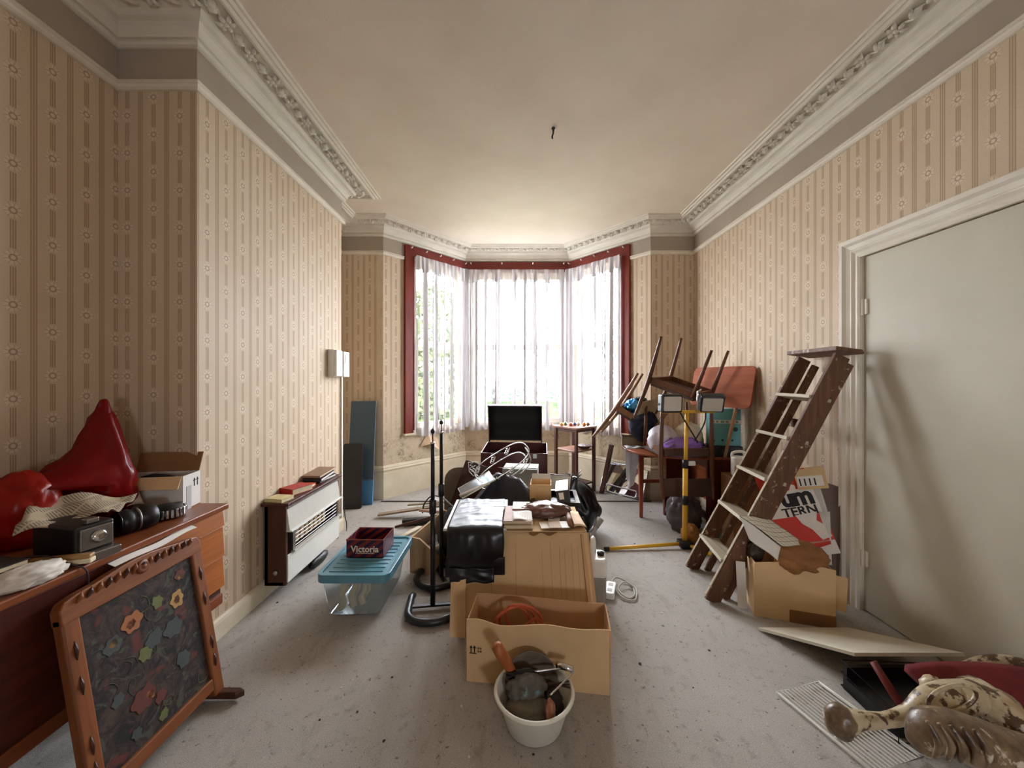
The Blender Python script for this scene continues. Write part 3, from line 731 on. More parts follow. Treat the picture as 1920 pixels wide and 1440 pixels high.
P('tape', MB().box(0.1452,-0.04,0.0,0.1462,-0.005,0.11), M_('parcel_tape', (178,178,178), 0.3), wb)
tag(ob('dark_cloth', blob((-1.70,1.845,TZ+0.10), (0.12,0.047,0.062), 5, 0.10, 4), M_('black_cloth', (20,16,17), 0.9), smooth=True), 'black cloth stuffed inside the white carton on the sideboard', 'cloth')

def red_plastic(name, c, tr):
    t = NT(name); t.t.nodes.remove(t.b); a = t.n('ShaderNodeBsdfTranslucent'); a.inputs[0].default_value = c
    b = t.n('ShaderNodeBsdfPrincipled'); b.inputs['Base Color'].default_value = c; b.inputs['Roughness'].default_value = 0.3
    p = t.n('ShaderNodeBsdfTransparent'); p.inputs[0].default_value = c
    m1 = t.n('ShaderNodeMixShader'); m1.inputs[0].default_value = 0.4; t.l(b.outputs[0], m1.inputs[1]); t.l(a.outputs[0], m1.inputs[2])
    m2 = t.n('ShaderNodeMixShader'); m2.inputs[0].default_value = tr; t.l(m1.outputs[0], m2.inputs[1]); t.l(p.outputs[0], m2.inputs[2]); t.l(m2.outputs[0], t.out.inputs[0]); return t.m
m_redbag = red_plastic('red_carrier_plastic', lin((150,4,6)), 0.2); m_redbag2 = red_plastic('red_orange_plastic', lin((196,44,30)), 0.4)
rb = thing('plastic_bag', 'deep red plastic bag peaking against the alcove wall', 'bag', (-1.78, 1.66, TZ))
bag = blob((-1.80, 1.67, TZ+0.15), (0.125, 0.10, 0.16), 3, 0.12, 2.0, peak=((0.0, 0.10, 1), 0.20, 6), floor=TZ+0.001)
for i, p in enumerate(bag.v):
    p = V(p); q = p - V((-1.80,1.67,TZ+0.18))
    wv = 1 + 0.10*math.sin(8*math.atan2(q.y, q.x)+q.z*9)*max(0, q.z)*4
    p = V((-1.80+q.x*wv, 1.67+q.y*wv, p.z))
    if q.y < 0.0 and q.z > 0.0: p += V((-0.03, -0.20, 0.015)) * (min(1, -q.y/0.10)**2) * max(0, 1-q.z/0.16)
    if p.x < -1.985: p.x = -1.985 + 0.003*math.sin(p.z*60)
    bag.v[i] = tuple(p)
ob('body', bag, m_redbag, rb, smooth=True)
hm = [(-1.815,1.685,TZ+0.44),(-1.805,1.69,TZ+0.50),(-1.795,1.69,TZ+0.53),(-1.78,1.685,TZ+0.49),(-1.775,1.68,TZ+0.43)]
hd_ = MB().tube(smooth_path(hm, 5), lerp_list([0.030,0.022,0.012,0.018,0.026], 5), 8, flat=0.6); ob('handle', hd_, m_redbag, rb, smooth=True)
tag(ob('plastic_bag', blob((-1.83, 1.43, TZ+0.13), (0.10, 0.085, 0.13), 9, 0.14, 2.6, floor=TZ+0.001), m_redbag2, smooth=True), 'crinkled orange-red plastic bag behind the newspaper on the sideboard', 'bag')

def newsprint():
    t = NT('newsprint'); v = t.obj(); sep = t.n('ShaderNodeSeparateXYZ'); t.l(v, sep.inputs[0])
    a = t.math('GREATER_THAN', t.math('FRACT', t.math('MULTIPLY', sep.outputs[1], 130)), 0.5); b = t.math('GREATER_THAN', t.math('FRACT', t.math('MULTIPLY', sep.outputs[0], 22)), 0.12)
    blk = t.math('GREATER_THAN', t.noise(v, 13, 1), 0.42)
    f = t.math('MULTIPLY', t.math('MULTIPLY', a, b), blk)
    t.l(t.mix(t.math('MULTIPLY', f, 0.65), lin((176,160,134)), lin((62,54,46))), t.b.inputs['Base Color']); t.b.inputs['Roughness'].default_value = 0.9; return t.m
m_news = newsprint()
def bilin(c, s_, t_): return (V(c[0])*(1-s_)+V(c[1])*s_)*(1-t_)+(V(c[3])*(1-s_)+V(c[2])*s_)*t_
tag(ob('newspaper', MB().sheet(lambda s,t: bilin([(-1.64,1.26,0.885),(-1.525,1.45,0.895),(-1.62,1.66,0.90),(-1.76,1.42,0.965)], s, t) + V((0,0,0.012*math.sin(s*9+t*4)+0.010*math.sin(t*13))), 16, 16, 0.003), m_news, smooth=True), 'crumpled newspaper spread over the sideboard clutter', 'newspaper')
tag(ob('paper_sheet', MB().sheet(lambda s,t: bilin([(-1.70,1.56,0.88),(-1.665,1.735,0.835),(-1.745,1.77,0.90),(-1.83,1.57,0.975)], s, t) + V((0,0,0.02*math.sin(t*3.0)+0.006*math.sin(s*9))), 14, 10, 0.003), M_('pinkish_grey_paper', (206,192,182), 0.85), smooth=True), 'curled pale pinkish paper beside the white carton on the sideboard', 'paper')
# bellows camera
cm = thing('folding_camera', 'old black folding camera with silver fittings on the sideboard', 'camera', M=TR(-1.515, 1.36, TZ, R(-14)))
P('body', MB().box(-0.16,-0.055,0.0,0.055,0.055,0.118), m_black, cm, bevel=0.008)
P('bed_plate', MB().box(0.055,-0.05,0.0,0.10,0.05,0.03), m_steel, cm, bevel=0.004)
P('front_plate', MB().box(0.05,-0.045,0.034,0.066,0.045,0.108), m_steel, cm, bevel=0.003)
P('lens', MB().lathe([(0.020,0),(0.022,0.012),(0.016,0.02),(0.004,0.018)], 16, M=TR(0.066,0,0.075,0,0,R(90))), m_chrome, cm, smooth=True)
P('viewfinder', MB().box(0.02,-0.02,0.118,0.05,0.015,0.135), m_steel, cm, bevel=0.003)
# telephoto lens and chrome hat-shaped light
ln = thing('camera_lens', 'black camera lens lying beside the folding camera', 'lens', M=TR(-1.545, 1.58, TZ+0.048, R(-22), R(90)))
P('barrel', MB().lathe([(0.040,-0.06),(0.047,-0.055),(0.047,-0.01),(0.043,-0.006),(0.043,0.02),(0.048,0.026),(0.048,0.06)], 28), m_black, ln, smooth=True)
P('front_ring', MB().lathe([(0.048,0.06),(0.050,0.064),(0.044,0.068),(0.040,0.06),(0.0,0.056)], 28), m_black_g, ln, smooth=True)
P('index_ring', MB().lathe([(0.0475,0.0),(0.0485,0.003),(0.0475,0.006)], 28), m_steel, ln, smooth=True)
fl_ = thing('flash_head', 'round black and chrome ribbed cap near the white carton', 'camera part', M=TR(-1.56, 1.735, TZ))
P('body', MB().lathe([(0.055,0.0),(0.066,0.006),(0.064,0.035),(0.05,0.05),(0.0,0.054)], 30), m_black, fl_, smooth=True)
for k in range(11):
    a = R(-60+14*k); P('chrome_rib', MB().box(0.063,-0.005,0.008,0.072,0.005,0.044, M=Matrix.Rotation(a, 4, 'Z')), m_chrome, fl_, bevel=0.002)
# near end: books, gloves, brush, wire
for k, (dx, rz, c, lab) in enumerate(((0,8,(44,30,24),'dark thin book at the bottom of the sideboard stack'),(0.006,3,(170,150,118),'tan-edged thin book in the middle of the sideboard stack'),(-0.008,-6,(30,26,24),'black thin book on top of the sideboard stack'))):
    bk = thing('book', lab, 'book', M=TR(-1.62+dx, 1.13, TZ+0.001+0.021*k, R(rz)), group='books at the near end of the sideboard')
    P('cover', MB().box(-0.11,-0.085,0,0.11,0.085,0.003).box(-0.11,-0.085,0.016,0.11,0.085,0.019).box(-0.113,-0.085,0,-0.11,0.085,0.019), M_('book_cover_%d' % k, c, 0.6), bk)
    P('pages', MB().box(-0.109,-0.082,0.003,0.106,0.082,0.016), m_cream, bk)
tag(ob('work_glove', blob((-1.475, 1.17, TZ+0.022), (0.055, 0.075, 0.026), 21, 0.22, 3, floor=TZ+0.001), M_('dusty_white_cloth', (214,206,196), 0.9, bump=0.2, bscale=90), smooth=True), 'grubby white cloth glove at the front edge of the sideboard', 'glove')
br = thing('paint_scraper', 'wooden scraper with cream edge on the sideboard beside the glove', 'tool', M=TR(-1.475, 1.28, TZ+0.022, R(18)))
P('handle', MB().box(-0.10,-0.014,0.0,0.06,0.014,0.013), WOOD('tan_wood', (150,112,66), (176,138,88), axis=0), br, bevel=0.004)
P('edge', MB().box(-0.02,-0.017,-0.016,0.064,0.010,0.0), m_cream, br, bevel=0.003)
tag(ob('cable', MB().tube(smooth_path([(-1.60,1.22,TZ+0.05),(-1.50,1.24,TZ+0.05),(-1.44,1.26,TZ+0.012),(-1.415,1.275,TZ-0.01),(-1.412,1.28,TZ-0.06),(-1.414,1.28,TZ-0.10)], 5), 0.0025, 6), M_('dark_cable', (34,20,16), 0.5), smooth=True), 'thin dark wire trailing over the sideboard front edge', 'wire')
tag(ob('black_pouch', blob((-1.76, 1.17, TZ+0.05), (0.09,0.10,0.055), 31, 0.12, 3, floor=TZ+0.001), m_black, smooth=True), 'black leather pouch at the left edge of the sideboard', 'pouch')

# gas heater on the chimney breast
gh = thing('gas_heater', 'old gas heater with dark brown case and white front panels on the chimney wall', 'heater', (-1.52, 2.83, 0))
X0, X1, Y0, Y1, Z0, Z1 = -1.578, -1.44, 2.45, 3.20, 0.085, 0.612
m_hpan = M_('heater_grey_enamel', (196,194,184), 0.4, var=0.04); m_hpan2 = M_('heater_white_enamel', (222,222,214), 0.4, var=0.03)
ob('case', MB().box(X0, Y0, Z0, X1-0.004, Y0+0.022, Z1-0.02).box(X0, Y1-0.022, Z0, X1-0.004, Y1, Z1-0.02).box(X0, Y0, Z0, X0+0.02, Y1, Z1-0.02).box(X0,Y0,Z0,X1-0.02,Y1,Z0+0.02), w_dark_z, gh)
ob('top_board', MB().box(-1.598, Y0-0.012, Z1-0.02, X1+0.018, Y1+0.012, Z1), w_dark, gh, bevel=0.004)
ob('trim_strip', MB().box(X1-0.004, Y0, Z1-0.036, X1+0.012, Y1, Z1-0.022), m_steel, gh)
mb = MB(); mb.hexa([(X1-0.006,Y0+0.005,0.435),(X1+0.020,Y0+0.005,0.435),(X1+0.020,Y1-0.03,0.435),(X1-0.006,Y1-0.03,0.435)], [(X1-0.006,Y0+0.005,0.575),(X1,Y0+0.005,0.575),(X1,Y1-0.03,0.575),(X1-0.006,Y1-0.03,0.575)])
ob('upper_panel', mb, m_hpan, gh, bevel=0.003)
ob('ledge', MB().box(X1-0.006, Y0+0.005, 0.424, X1+0.034, Y1-0.02, 0.435), m_hpan2, gh, bevel=0.002)
ob('lower_panel', MB().box(X1-0.006, Y0+0.012, 0.098, X1+0.004, Y1-0.01, 0.275), m_hpan2, gh, bevel=0.003)
ob('panel_lip', MB().box(X1-0.006, Y0+0.06, 0.275, X1+0.024, Y1-0.01, 0.287), m_hpan, gh, bevel=0.002)
gr_ = ob('grille', MB().box(X0+0.03, Y0+0.06, 0.285, X0+0.05, Y1-0.05, 0.43), M_('heater_recess', (44,38,32), 0.7), gh)
ob('grille_frame', MB().box(X1-0.03, Y0+0.055, 0.285, X1+0.012, Y0+0.085, 0.428), m_steel, gh); ob('grille_frame', MB().box(X1-0.03, Y1-0.06, 0.285, X1+0.012, Y1-0.045, 0.428), m_steel, gh)
for k in range(5): ob('bar', MB().tube([(X1+0.004, Y0+0.07, 0.305+0.025*k), (X1+0.004, Y1-0.05, 0.305+0.025*k)], 0.003, 6), m_steel, gr_)
for k in range(8): ob('radiant', MB().box(X0+0.055, Y0+0.10+0.062*k, 0.292, X1-0.03, Y0+0.140+0.062*k, 0.424), M_('radiant_clay', (214,190,154), 0.8, c2=(176,146,110), scale=40), gr_, bevel=0.004)
kb = ob('knob', MB().lathe([(0.016,0),(0.016,0.012),(0.010,0.016),(0.0,0.017)], 14, M=TR(-1.505, Y0, 0.17, 0, R(90))), m_steel, gh, smooth=True)
tag(ob('black_mound', blob((-1.475, 2.93, 0.035), (0.035,0.12,0.038), 12, 0.08, 2, floor=0.001), m_black, smooth=True), 'black shoe lying on the carpet beneath the gas heater', 'mound')  # low black rounded form in the gap beneath the heater
def book(M, w, d, h, cov, label, group=None, pages=None):
    b = thing('book', label, 'book', M=M, group=group)
    P('cover', MB().box(-w/2,-d/2,0,w/2,d/2,0.003).box(-w/2,-d/2,h-0.003,w/2,d/2,h).box(-w/2,-d/2,0,-w/2+0.004,d/2,h), cov, b)
    P('pages', MB().box(-w/2+0.004,-d/2+0.003,0.003,w/2-0.004,d/2-0.003,h-0.003), pages or m_cream, b); return b
HT = 0.6125
book(TR(-1.52, 2.51, HT, R(80)), 0.11, 0.13, 0.022, M_('yellowed_cover', (198,184,136), 0.7), 'yellowed notebook at the near end of the gas heater top', 'books on the gas heater')
book(TR(-1.515, 2.70, HT, R(70)), 0.17, 0.12, 0.042, M_('red_cover', (164,30,22), 0.55), 'thick red book on the gas heater top', 'books on the gas heater')
book(TR(-1.515, 2.83, HT, R(95)), 0.10, 0.10, 0.018, M_('orange_cover', (206,96,44), 0.6), 'small orange book next to the red one on the gas heater', 'books on the gas heater')
book(TR(-1.52, 3.05, HT, R(84)), 0.22, 0.13, 0.020, M_('black_cover', (28,26,28), 0.5), 'black book at the bottom of the stack on the gas heater', 'books on the gas heater', m_paper)
book(TR(-1.515, 3.02, HT+0.021, R(92), 0, R(-3)), 0.23, 0.135, 0.022, M_('navy_cover', (34,34,42), 0.5), 'dark blue book in the middle of the stack on the gas heater', 'books on the gas heater', m_paper)
book(TR(-1.52, 3.03, HT+0.050, R(88), 0, R(-4)), 0.24, 0.14, 0.016, M_('brown_cover', (142,112,88), 0.6), 'brown book topping the stack on the gas heater', 'books on the gas heater')

# control box and conduit
cb = thing('control_box', 'white electrical control box on the far corner of the chimney wall', 'control box', (-1.598, 3.43, 1.43))
ob('back_box', MB().box(-1.599, 3.33, 1.425, -1.545, 3.455, 1.665), m_whiteplas, cb, bevel=0.006)
ob('cover', MB().box(-1.545, 3.335, 1.43, -1.522, 3.45, 1.66), m_whiteplas, cb, bevel=0.006)
ob('meter', MB().box(-1.599, 3.465, 1.425, -1.515, 3.585, 1.655), m_whiteplas, cb, bevel=0.008)
ob('display', MB().box(-1.516, 3.49, 1.55, -1.512, 3.56, 1.63), M_('pale_green_display', (196,214,206), 0.4), cb)
tag(ob('conduit', MB().box(-1.599, 3.575, 0.115, -1.583, 3.597, 1.425), m_whiteplas, bevel=0.003), 'white cable conduit running down from the control box', 'conduit')
tag(ob('cable', MB().tube(smooth_path([(-1.585,3.61,0.30),(-1.575,3.62,0.12),(-1.56,3.62,0.05),(-1.55,3.6,0.006),(-1.53,3.55,0.006)], 5), 0.004, 6), m_black, smooth=True), 'short black cable at the foot of the white conduit', 'cable')
# recess: blue board and black panel
m_blue = NT('blue_board'); _v = m_blue.obj(); _s = m_blue.n('ShaderNodeSeparateXYZ'); m_blue.l(_v, _s.inputs[0])
_e = m_blue.math('ADD', _s.outputs[2], m_blue.math('MULTIPLY', m_blue.math('SUBTRACT', m_blue.noise(_v, 9, 3), 0.5), 0.06))
_c = m_blue.mix(m_blue.rmap(_e, 0.26, 0.29), lin((76,136,184)), lin((64,84,96))); m_blue.l(_c, m_blue.b.inputs['Base Color']); m_blue.b.inputs['Roughness'].default_value = 0.6
o = ob('board', MB().box(-0.14, -0.012, 0, 0.14, 0.012, 1.16), m_blue.m); o.matrix_basis = TR(-1.705, 4.30, 0.0, R(3), R(-7)); tag(o, 'tall slate-blue board leaning in the recess beside the bay', 'board')
o = ob('panel', MB().prism(rrect(0.20, 0.70, 0.02), -0.012, 0.012, M=TR(0,0,0.35,0,R(90))), m_black); o.matrix_basis = TR(-1.735, 4.16, 0.0, R(8), R(-5)); tag(o, 'black panel leaning in front of the slate-blue board', 'panel')
# torn wallpaper under the left bay window
nn_ = on_seg(6, 0, 1, 0)-on_seg(6, 0, 0, 0)
def tri(name, a, b, c, mat, par):
    a, b, c = V(a), V(b), V(c); n = (b-a).cross(c-a).normalized()*0.0015
    return ob(name, MB().add([a+n,b+n,c+n,a-n,b-n,c-n], [(0,1,2),(5,4,3),(0,3,4,1),(1,4,5,2),(2,5,3,0)]), mat, par)
tw = thing('torn_wallpaper', 'torn flap of wallpaper curling off below the left bay window', 'wallpaper', on_seg(6, 0.64, 0.01, 0.7)); m_wpb = M_('wallpaper_back', (206,178,146), 0.9)
ap_ = on_seg(6, 0.63, 0.01, 0.715); tri('left_wing', ap_, on_seg(6, 0.50, 0.02, 0.55), on_seg(6, 0.63, 0.07, 0.575), m_wpb, tw); tri('right_wing', ap_, on_seg(6, 0.63, 0.07, 0.575), on_seg(6, 0.80, 0.05, 0.46), m_wpb, tw); tri('right_tip', ap_, on_seg(6, 0.80, 0.05, 0.46), on_seg(6, 0.78, 0.012, 0.62), m_wpb, tw)

# ceiling hook
hk = thing('ceiling_hook', 'small black hook hanging from the ceiling', 'hook', (0.30, 2.79, H))
ob('plate', MB().lathe([(0.012,H),(0.014,H-0.006),(0.008,H-0.012),(0.006,H-0.03)], 12, M=TR(0.30,2.79,0)), m_black, hk, smooth=True)
ob('stem', MB().tube(smooth_path([(0.30,2.79,H-0.02),(0.297,2.78,H-0.05),(0.29,2.77,H-0.075),(0.293,2.775,H-0.09)], 5), 0.006, 8), m_black, hk, smooth=True)

# clear storage box with blue lid
stb = thing('storage_box', 'clear plastic storage box with a ribbed teal-blue lid on the carpet', 'storage box', (-0.93, 2.49, 0))
def tub(x0,x1,y0,y1,x2,x3,y2,y3,z0,z1,th):
    mb = MB(); o = [(x0,y0,z0),(x1,y0,z0),(x1,y1,z0),(x0,y1,z0),(x2,y2,z1),(x3,y2,z1),(x3,y3,z1),(x2,y3,z1)]
    return mb.add(o, [(0,3,2,1),(0,1,5,4),(1,2,6,5),(2,3,7,6),(3,0,4,7)])
ob('tub', tub(-1.085,-0.785,2.27,2.71,-1.115,-0.75,2.235,2.75,0.004,0.248,0.003), m_clear, stb, bevel=0.02, seg=4, smooth=True)
m_lid = M_('teal_lid_plastic', (92,146,164), 0.3, var=0.04)
lp = rrect(0.415, 0.555, 0.045, 6)
ld_ = ob('lid', MB().prism(lp, 0.248, 0.262, M=TR(-0.925,2.495,0)), m_lid, stb, bevel=0.004)
rim = MB(); ring = rrect(0.425, 0.565, 0.05, 6); ring2 = rrect(0.385, 0.525, 0.035, 6); n_ = len(ring)
rim.add([(x,y,0.226) for x,y in ring]+[(x,y,0.272) for x,y in ring]+[(x,y,0.272) for x,y in ring2]+[(x,y,0.258) for x,y in ring2],
        [(k*n_+i, k*n_+(i+1)%n_, (k+1)*n_+(i+1)%n_, (k+1)*n_+i) for k in range(3) for i in range(n_)], TR(-0.925,2.495,0))
ob('rim', rim, m_lid, ld_, bevel=0.003)
for k in range(9): ob('rib', MB().box(-1.085, 2.275+0.05*k, 0.260, -0.765, 2.292+0.05*k, 0.267), m_lid, ld_, bevel=0.003)
for dx in (-1.02,-0.90): ob('clip', MB().box(dx-0.012, 2.206, 0.238, dx+0.012, 2.214, 0.262), m_lid, ld_, bevel=0.002)
pw = thing('reflection_sheets', 'cream sheets standing in for reflections in the clear storage box', 'wrapping', (-1.0, 2.36, 0.01)); m_cw = M_('cream_reflection', (232,218,186), 0.3)  # cream folds added in place of reflections on the clear tub
for k in range(3):
    ob('fold', MB().sheet(lambda s,t: (-1.06+0.055*k+0.05*s+0.03*t+0.008*math.sin(t*9+k), 2.30+0.03*k+0.012*math.sin(s*7+t*5+k)+0.03*t, 0.02+(0.17-0.02*k)*t), 8, 12, 0.002), m_cw, pw, smooth=True)
# biscuit tin
tin = thing('tin_box', 'open purple and red striped tin lettered Victoria on the blue lid', 'tin', M=TR(-0.935, 2.545, 0.268, R(-1.5)))
def stripes():
    t = NT('tin_stripes'); v = t.obj(); s = t.n('ShaderNodeSeparateXYZ'); t.l(v, s.inputs[0])
    q = t.math('FRACT', t.math('MULTIPLY', t.math('SUBTRACT', t.math('ADD', s.outputs[0], s.outputs[1]), t.math('MULTIPLY', s.outputs[2], 1.5)), 14))
    c = t.mix(t.math('GREATER_THAN', q, 0.5), lin((40,26,60)), lin((130,42,34))); t.l(c, t.b.inputs['Base Color']); t.b.inputs['Roughness'].default_value = 0.35; return t.m
m_tin = stripes(); w, d, h = 0.236, 0.20, 0.112
for nm, b in (('wall_panel',(-w/2,-d/2,0,w/2,-d/2+0.004,h)),('wall_panel',(-w/2,d/2-0.004,0,w/2,d/2,h)),('wall_panel',(-w/2,-d/2,0,-w/2+0.004,d/2,h)),('wall_panel',(w/2-0.004,-d/2,0,w/2,d/2,h))): P(nm, MB().box(*b), m_tin, tin)
P('bottom', MB().box(-w/2,-d/2,0,w/2,d/2,0.004), M_('tin_inside', (60,36,32), 0.4), tin)
P('rim', MB().tube([(-w/2,-d/2,h),(w/2,-d/2,h),(w/2,d/2,h),(-w/2,d/2,h)], 0.0045, 6, closed=True), M_('tin_rim', (132,58,48), 0.4), tin)
m_letter = M_('cream_lettering', (238,228,206), 0.6, var=0.02)
P('lettering', text_mesh('lettering', 'Victoria', 0.056, m_letter, TR(0.0,-d/2-0.0008,0.052,0,R(90)), bold=0.0012), None, tin)
P('underline', MB().box(-0.06,-d/2-0.0014,0.026,0.06,-d/2,0.029), m_letter, tin)

# two garment-rail ends
def stand(label, x, y, top, base_rot, knob):
    t = thing('garment_rail_end', label, 'rail stand', M=TR(x, y, 0, 0), group='two garment rail ends')
    rot = Matrix.Rotation(base_rot, 4, 'Z')
    pts = [(-0.13,0.13,0.024)] + [(-0.14+0.0*k, 0.10-0.06*k, 0.024) for k in range(3)]
    for k in range(13):
        a = PI + PI*k/12; pts.append((0.14*math.cos(a), -0.06+0.11*math.sin(a), 0.024))
    pts += [(0.14,0.04,0.024),(0.14,0.10,0.024),(0.13,0.13,0.024)]
    P('base_loop', MB().tube([rot @ V(p) for p in pts], 0.022, 10), M_('satin_black_tube', (40,40,42), 0.35), t, smooth=True)
    P('cross_bar', MB().box(-0.13,-0.012,0.018,0.13,0.012,0.030, M=rot), m_black, t)
    P('lower_tube', MB().tube([(0,0,0.02),(0,0,0.66)], 0.0155, 12), m_black, t, smooth=True)
    P('collar', MB().lathe([(0.016,0.58),(0.022,0.585),(0.022,0.665),(0.017,0.67)], 14), m_black, t, smooth=True)
    P('upper_tube', MB().tube([(0,0,0.64),(0,0,top)], 0.0125, 12), m_black, t, smooth=True)
    P('chrome_ring', MB().lathe([(0.014,top-0.006),(0.014,top+0.004),(0.0,top+0.006)], 12), m_chrome, t, smooth=True)
    P('spigot', MB().tube([(0,0,top),(0,0,top+0.09)], 0.004, 8), m_black, t)
    P('knob', MB().lathe([(0.006,top+0.055),(0.013,top+0.062),(0.013,top+0.074),(0.006,top+0.085)], 10), m_black, t, smooth=True)
stand('black garment rail end standing nearer, beside the front cartons', -0.484, 2.345, 1.015, R(8), True)
stand('black garment rail end standing behind, next to the wooden tool tote', -0.497, 2.70, 1.03, R(-62), True)

# ================================================================== MIDDLE: CARTONS AND HEAP
m_bin = M_('bin_liner', (14,14,19), 0.33, var=0.3, spec=0.5)
# low open carton in front
fc = thing('cardboard_box', 'long low open carton with cut flaps in front, holding an orange cable', 'box', M=TR(0.124, 1.848, 0, math.atan2(-0.082, 0.641)))
w, d, h, th = 0.646, 0.205, 0.292, 0.006
P('bottom', MB().box(-w/2,-d/2,0,w/2,d/2,th), m_card_in, fc)
def wavy_wall(x0, x1, y, hh, seed, lean=0.0):
    return MB().sheet(lambda s,t: (x0+(x1-x0)*s, y+lean*t+0.004*math.sin(s*9+seed)*t, t*(hh(s) if callable(hh) else hh)), 24, 6, th)
P('front_panel', wavy_wall(-w/2, w/2, -d/2, lambda s: 0.292+0.006*math.sin(s*14)-0.014*math.exp(-((s-0.22)/0.1)**2), 1, -0.012), m_card, fc)
P('back_panel', wavy_wall(-w/2, w/2, d/2, lambda s: 0.292+0.005*math.sin(s*6), 2), m_card_in, fc)
for s in (-1, 1):
    P('side_panel', MB().sheet(lambda a,b: (s*w/2+0.006*math.sin(b*2), -d/2-0.008*b+d*a, 0.29*b), 5, 6, th), m_card_in, fc)
P('crease', MB().box(-w/2+0.01,-d/2-0.0085,0.195,w/2-0.01,-d/2-0.006,0.197), M_('card_crease', (206,170,124), 0.8), fc)
for k in (0, 1):
    mb = MB(); mb.box(-0.0022,-0.0008,0,0.0022,0.0008,0.024); mb.prism([(-0.007,0.02),(0.007,0.02),(0,0.032)], -0.0008, 0.0008, M=Matrix(((1,0,0,0),(0,0,1,0),(0,1,0,0),(0,0,0,1))))
    mb.v = [tuple(TR(-w/2+0.022+0.016*k, -d/2-0.0112, 0.142) @ V(p)) for p in mb.v]; P('printed_arrow', mb, m_black, fc)
P('printed_bar', MB().box(-w/2+0.014,-d/2-0.0118,0.136,-w/2+0.046,-d/2-0.0102,0.139), m_black, fc)
for k in range(4):
    P('printed_symbol', MB().prism(rrect(0.008,0.008,0.002,2), -0.0008, 0.0008, M=TR(-w/2+0.056+0.011*(k%2), -d/2-0.0112, 0.148+0.014*(k//2), 0, R(90))), m_card_dk, fc)
oc = MB()
for k in range(3):
    cx, ph = -0.02+0.03*k, k*0.8
    oc.tube([(cx+0.09*math.cos(a+ph*0.2), 1.855+0.02*math.sin(a*2+ph), 0.205+0.095*math.sin(a)+0.012*k) for a in [2*PI*i/28 for i in range(28)]], 0.0065, 8, closed=True)
oc.tube(smooth_path([(0.02,1.83,0.20),(0.09,1.85,0.25),(0.14,1.87,0.20),(0.2,1.87,0.12),(0.05,1.86,0.05)], 6), 0.0065, 8)
oc.v = [(p[0]+0.02, p[1], max(p[2], 0.014)) for p in oc.v]
tag(ob('orange_cable', oc, M_('orange_rubber', (186,88,52), 0.5), smooth=True), 'coiled orange cable looping up inside the front carton', 'cable')
# big closed carton behind it
bc = thing('cardboard_box', 'big tall closed carton with bin liner and papers on top', 'box', (0.08, 2.33, 0))
BT0 = 0.52
ob('body', MB().hexa([(-0.30,2.085,0),(0.455,2.065,0),(0.46,2.62,0),(-0.31,2.63,0)], [(-0.283,2.235,BT0),(0.435,2.215,BT0),(0.43,2.66,BT0),(-0.285,2.67,BT0)]), m_card, bc, bevel=0.006)
ob('side_flap', MB().sheet(lambda s,t: (-0.335+0.085*s-0.01*t, 2.062+0.125*t-0.012*s, 0.02+0.33*t), 4, 8, 0.005), m_card, bc)
ob('side_flap', MB().sheet(lambda s,t: (0.425+0.05*s-0.03*t, 2.055+0.152*t+0.03*s, 0.02+0.49*t), 4, 8, 0.005), m_card_in, bc)
def carton_front(x, z):      # a point on the sloping front face
    q = z/BT0; f = (x+0.30)/0.755; return V((x, (2.085-0.02*f)*(1-q) + (2.235-0.02*f)*q - 0.0005, z))
for k, x in enumerate((-0.12, 0.02, 0.17, 0.22, 0.27, 0.30, 0.34, 0.375)):
    ob('corrugation_ridge', MB().tube([carton_front(x+0.012, 0.03), carton_front(x+0.006, 0.2), carton_front(x, 0.47-0.02*(k % 3))], 0.0016, 5), m_card_in, bc)
ob('top_flap', MB().sheet(lambda s,t: (-0.05+0.48*s, 2.21+0.43*t, BT0+0.006+0.010*math.sin(s*5)*math.sin(t*3)), 10, 8, 0.005), m_card, bc)
ob('torn_edge', MB().sheet(lambda s,t: (0.10+0.16*s, 2.212-0.006*t, BT0+0.002-0.020*t*(0.5+0.5*math.sin(s*11))), 12, 2, 0.002), m_card_dk, bc)
TP = BT0 + 0.012
tag(ob('white_board', MB().box(-0.395, 2.20, TP, -0.03, 2.74, TP+0.014), m_whiteplas, bevel=0.003), 'white board under the black bin liner on the big carton', 'board')
def liner(s, t):      # t: along from back of the top to the hanging end; s: across
    x = -0.372 + 0.322*s; L1, L2 = 0.50, 0.27; q = t*(L1+L2)
    wr = 0.006*nz((s*4, t*3, 1.2), 1.0) + 0.003*nz((s*9, t*9, 4.0), 1.0)
    if q < L1: return V((x, 2.715-q, TP+0.022+abs(wr)+0.0035*math.sin(q*62+2.2*math.sin(s*3.1)+s*2)*min(1, 6*s*(1.15-s))))
    r = q-L1; a = min(1, r/0.03)
    return V((x+0.006*math.sin(r*20), 2.192-0.018*a-0.012*r+1.6*wr-0.014*math.sin(min(1,r/0.2)*PI)*abs(math.sin(s*6.2)), TP+0.021-r+0.004*math.sin(s*9)))
lb = thing('bin_liner', 'glossy black bin liner draped over the front of the big carton', 'bin liner', (-0.2, 2.2, TP))
ob('sheet', MB().sheet(liner, 28, 44, 0.002), m_bin, lb, smooth=True)
ob('lower_fold', MB().sheet(lambda s,t: (-0.35+0.25*s, 2.158-0.012*t+0.006*nz((s*4,t*3,9),1), 0.34-0.075*t+0.004*math.sin(s*14)), 20, 10, 0.002), m_bin, lb, smooth=True)
ob('inner_fold', MB().sheet(lambda s,t: (-0.37+0.33*s, 2.166+0.006*nz((s*4,t*3,3),1), 0.40-0.10*t), 16, 8, 0.002), m_bin, lb, smooth=True)
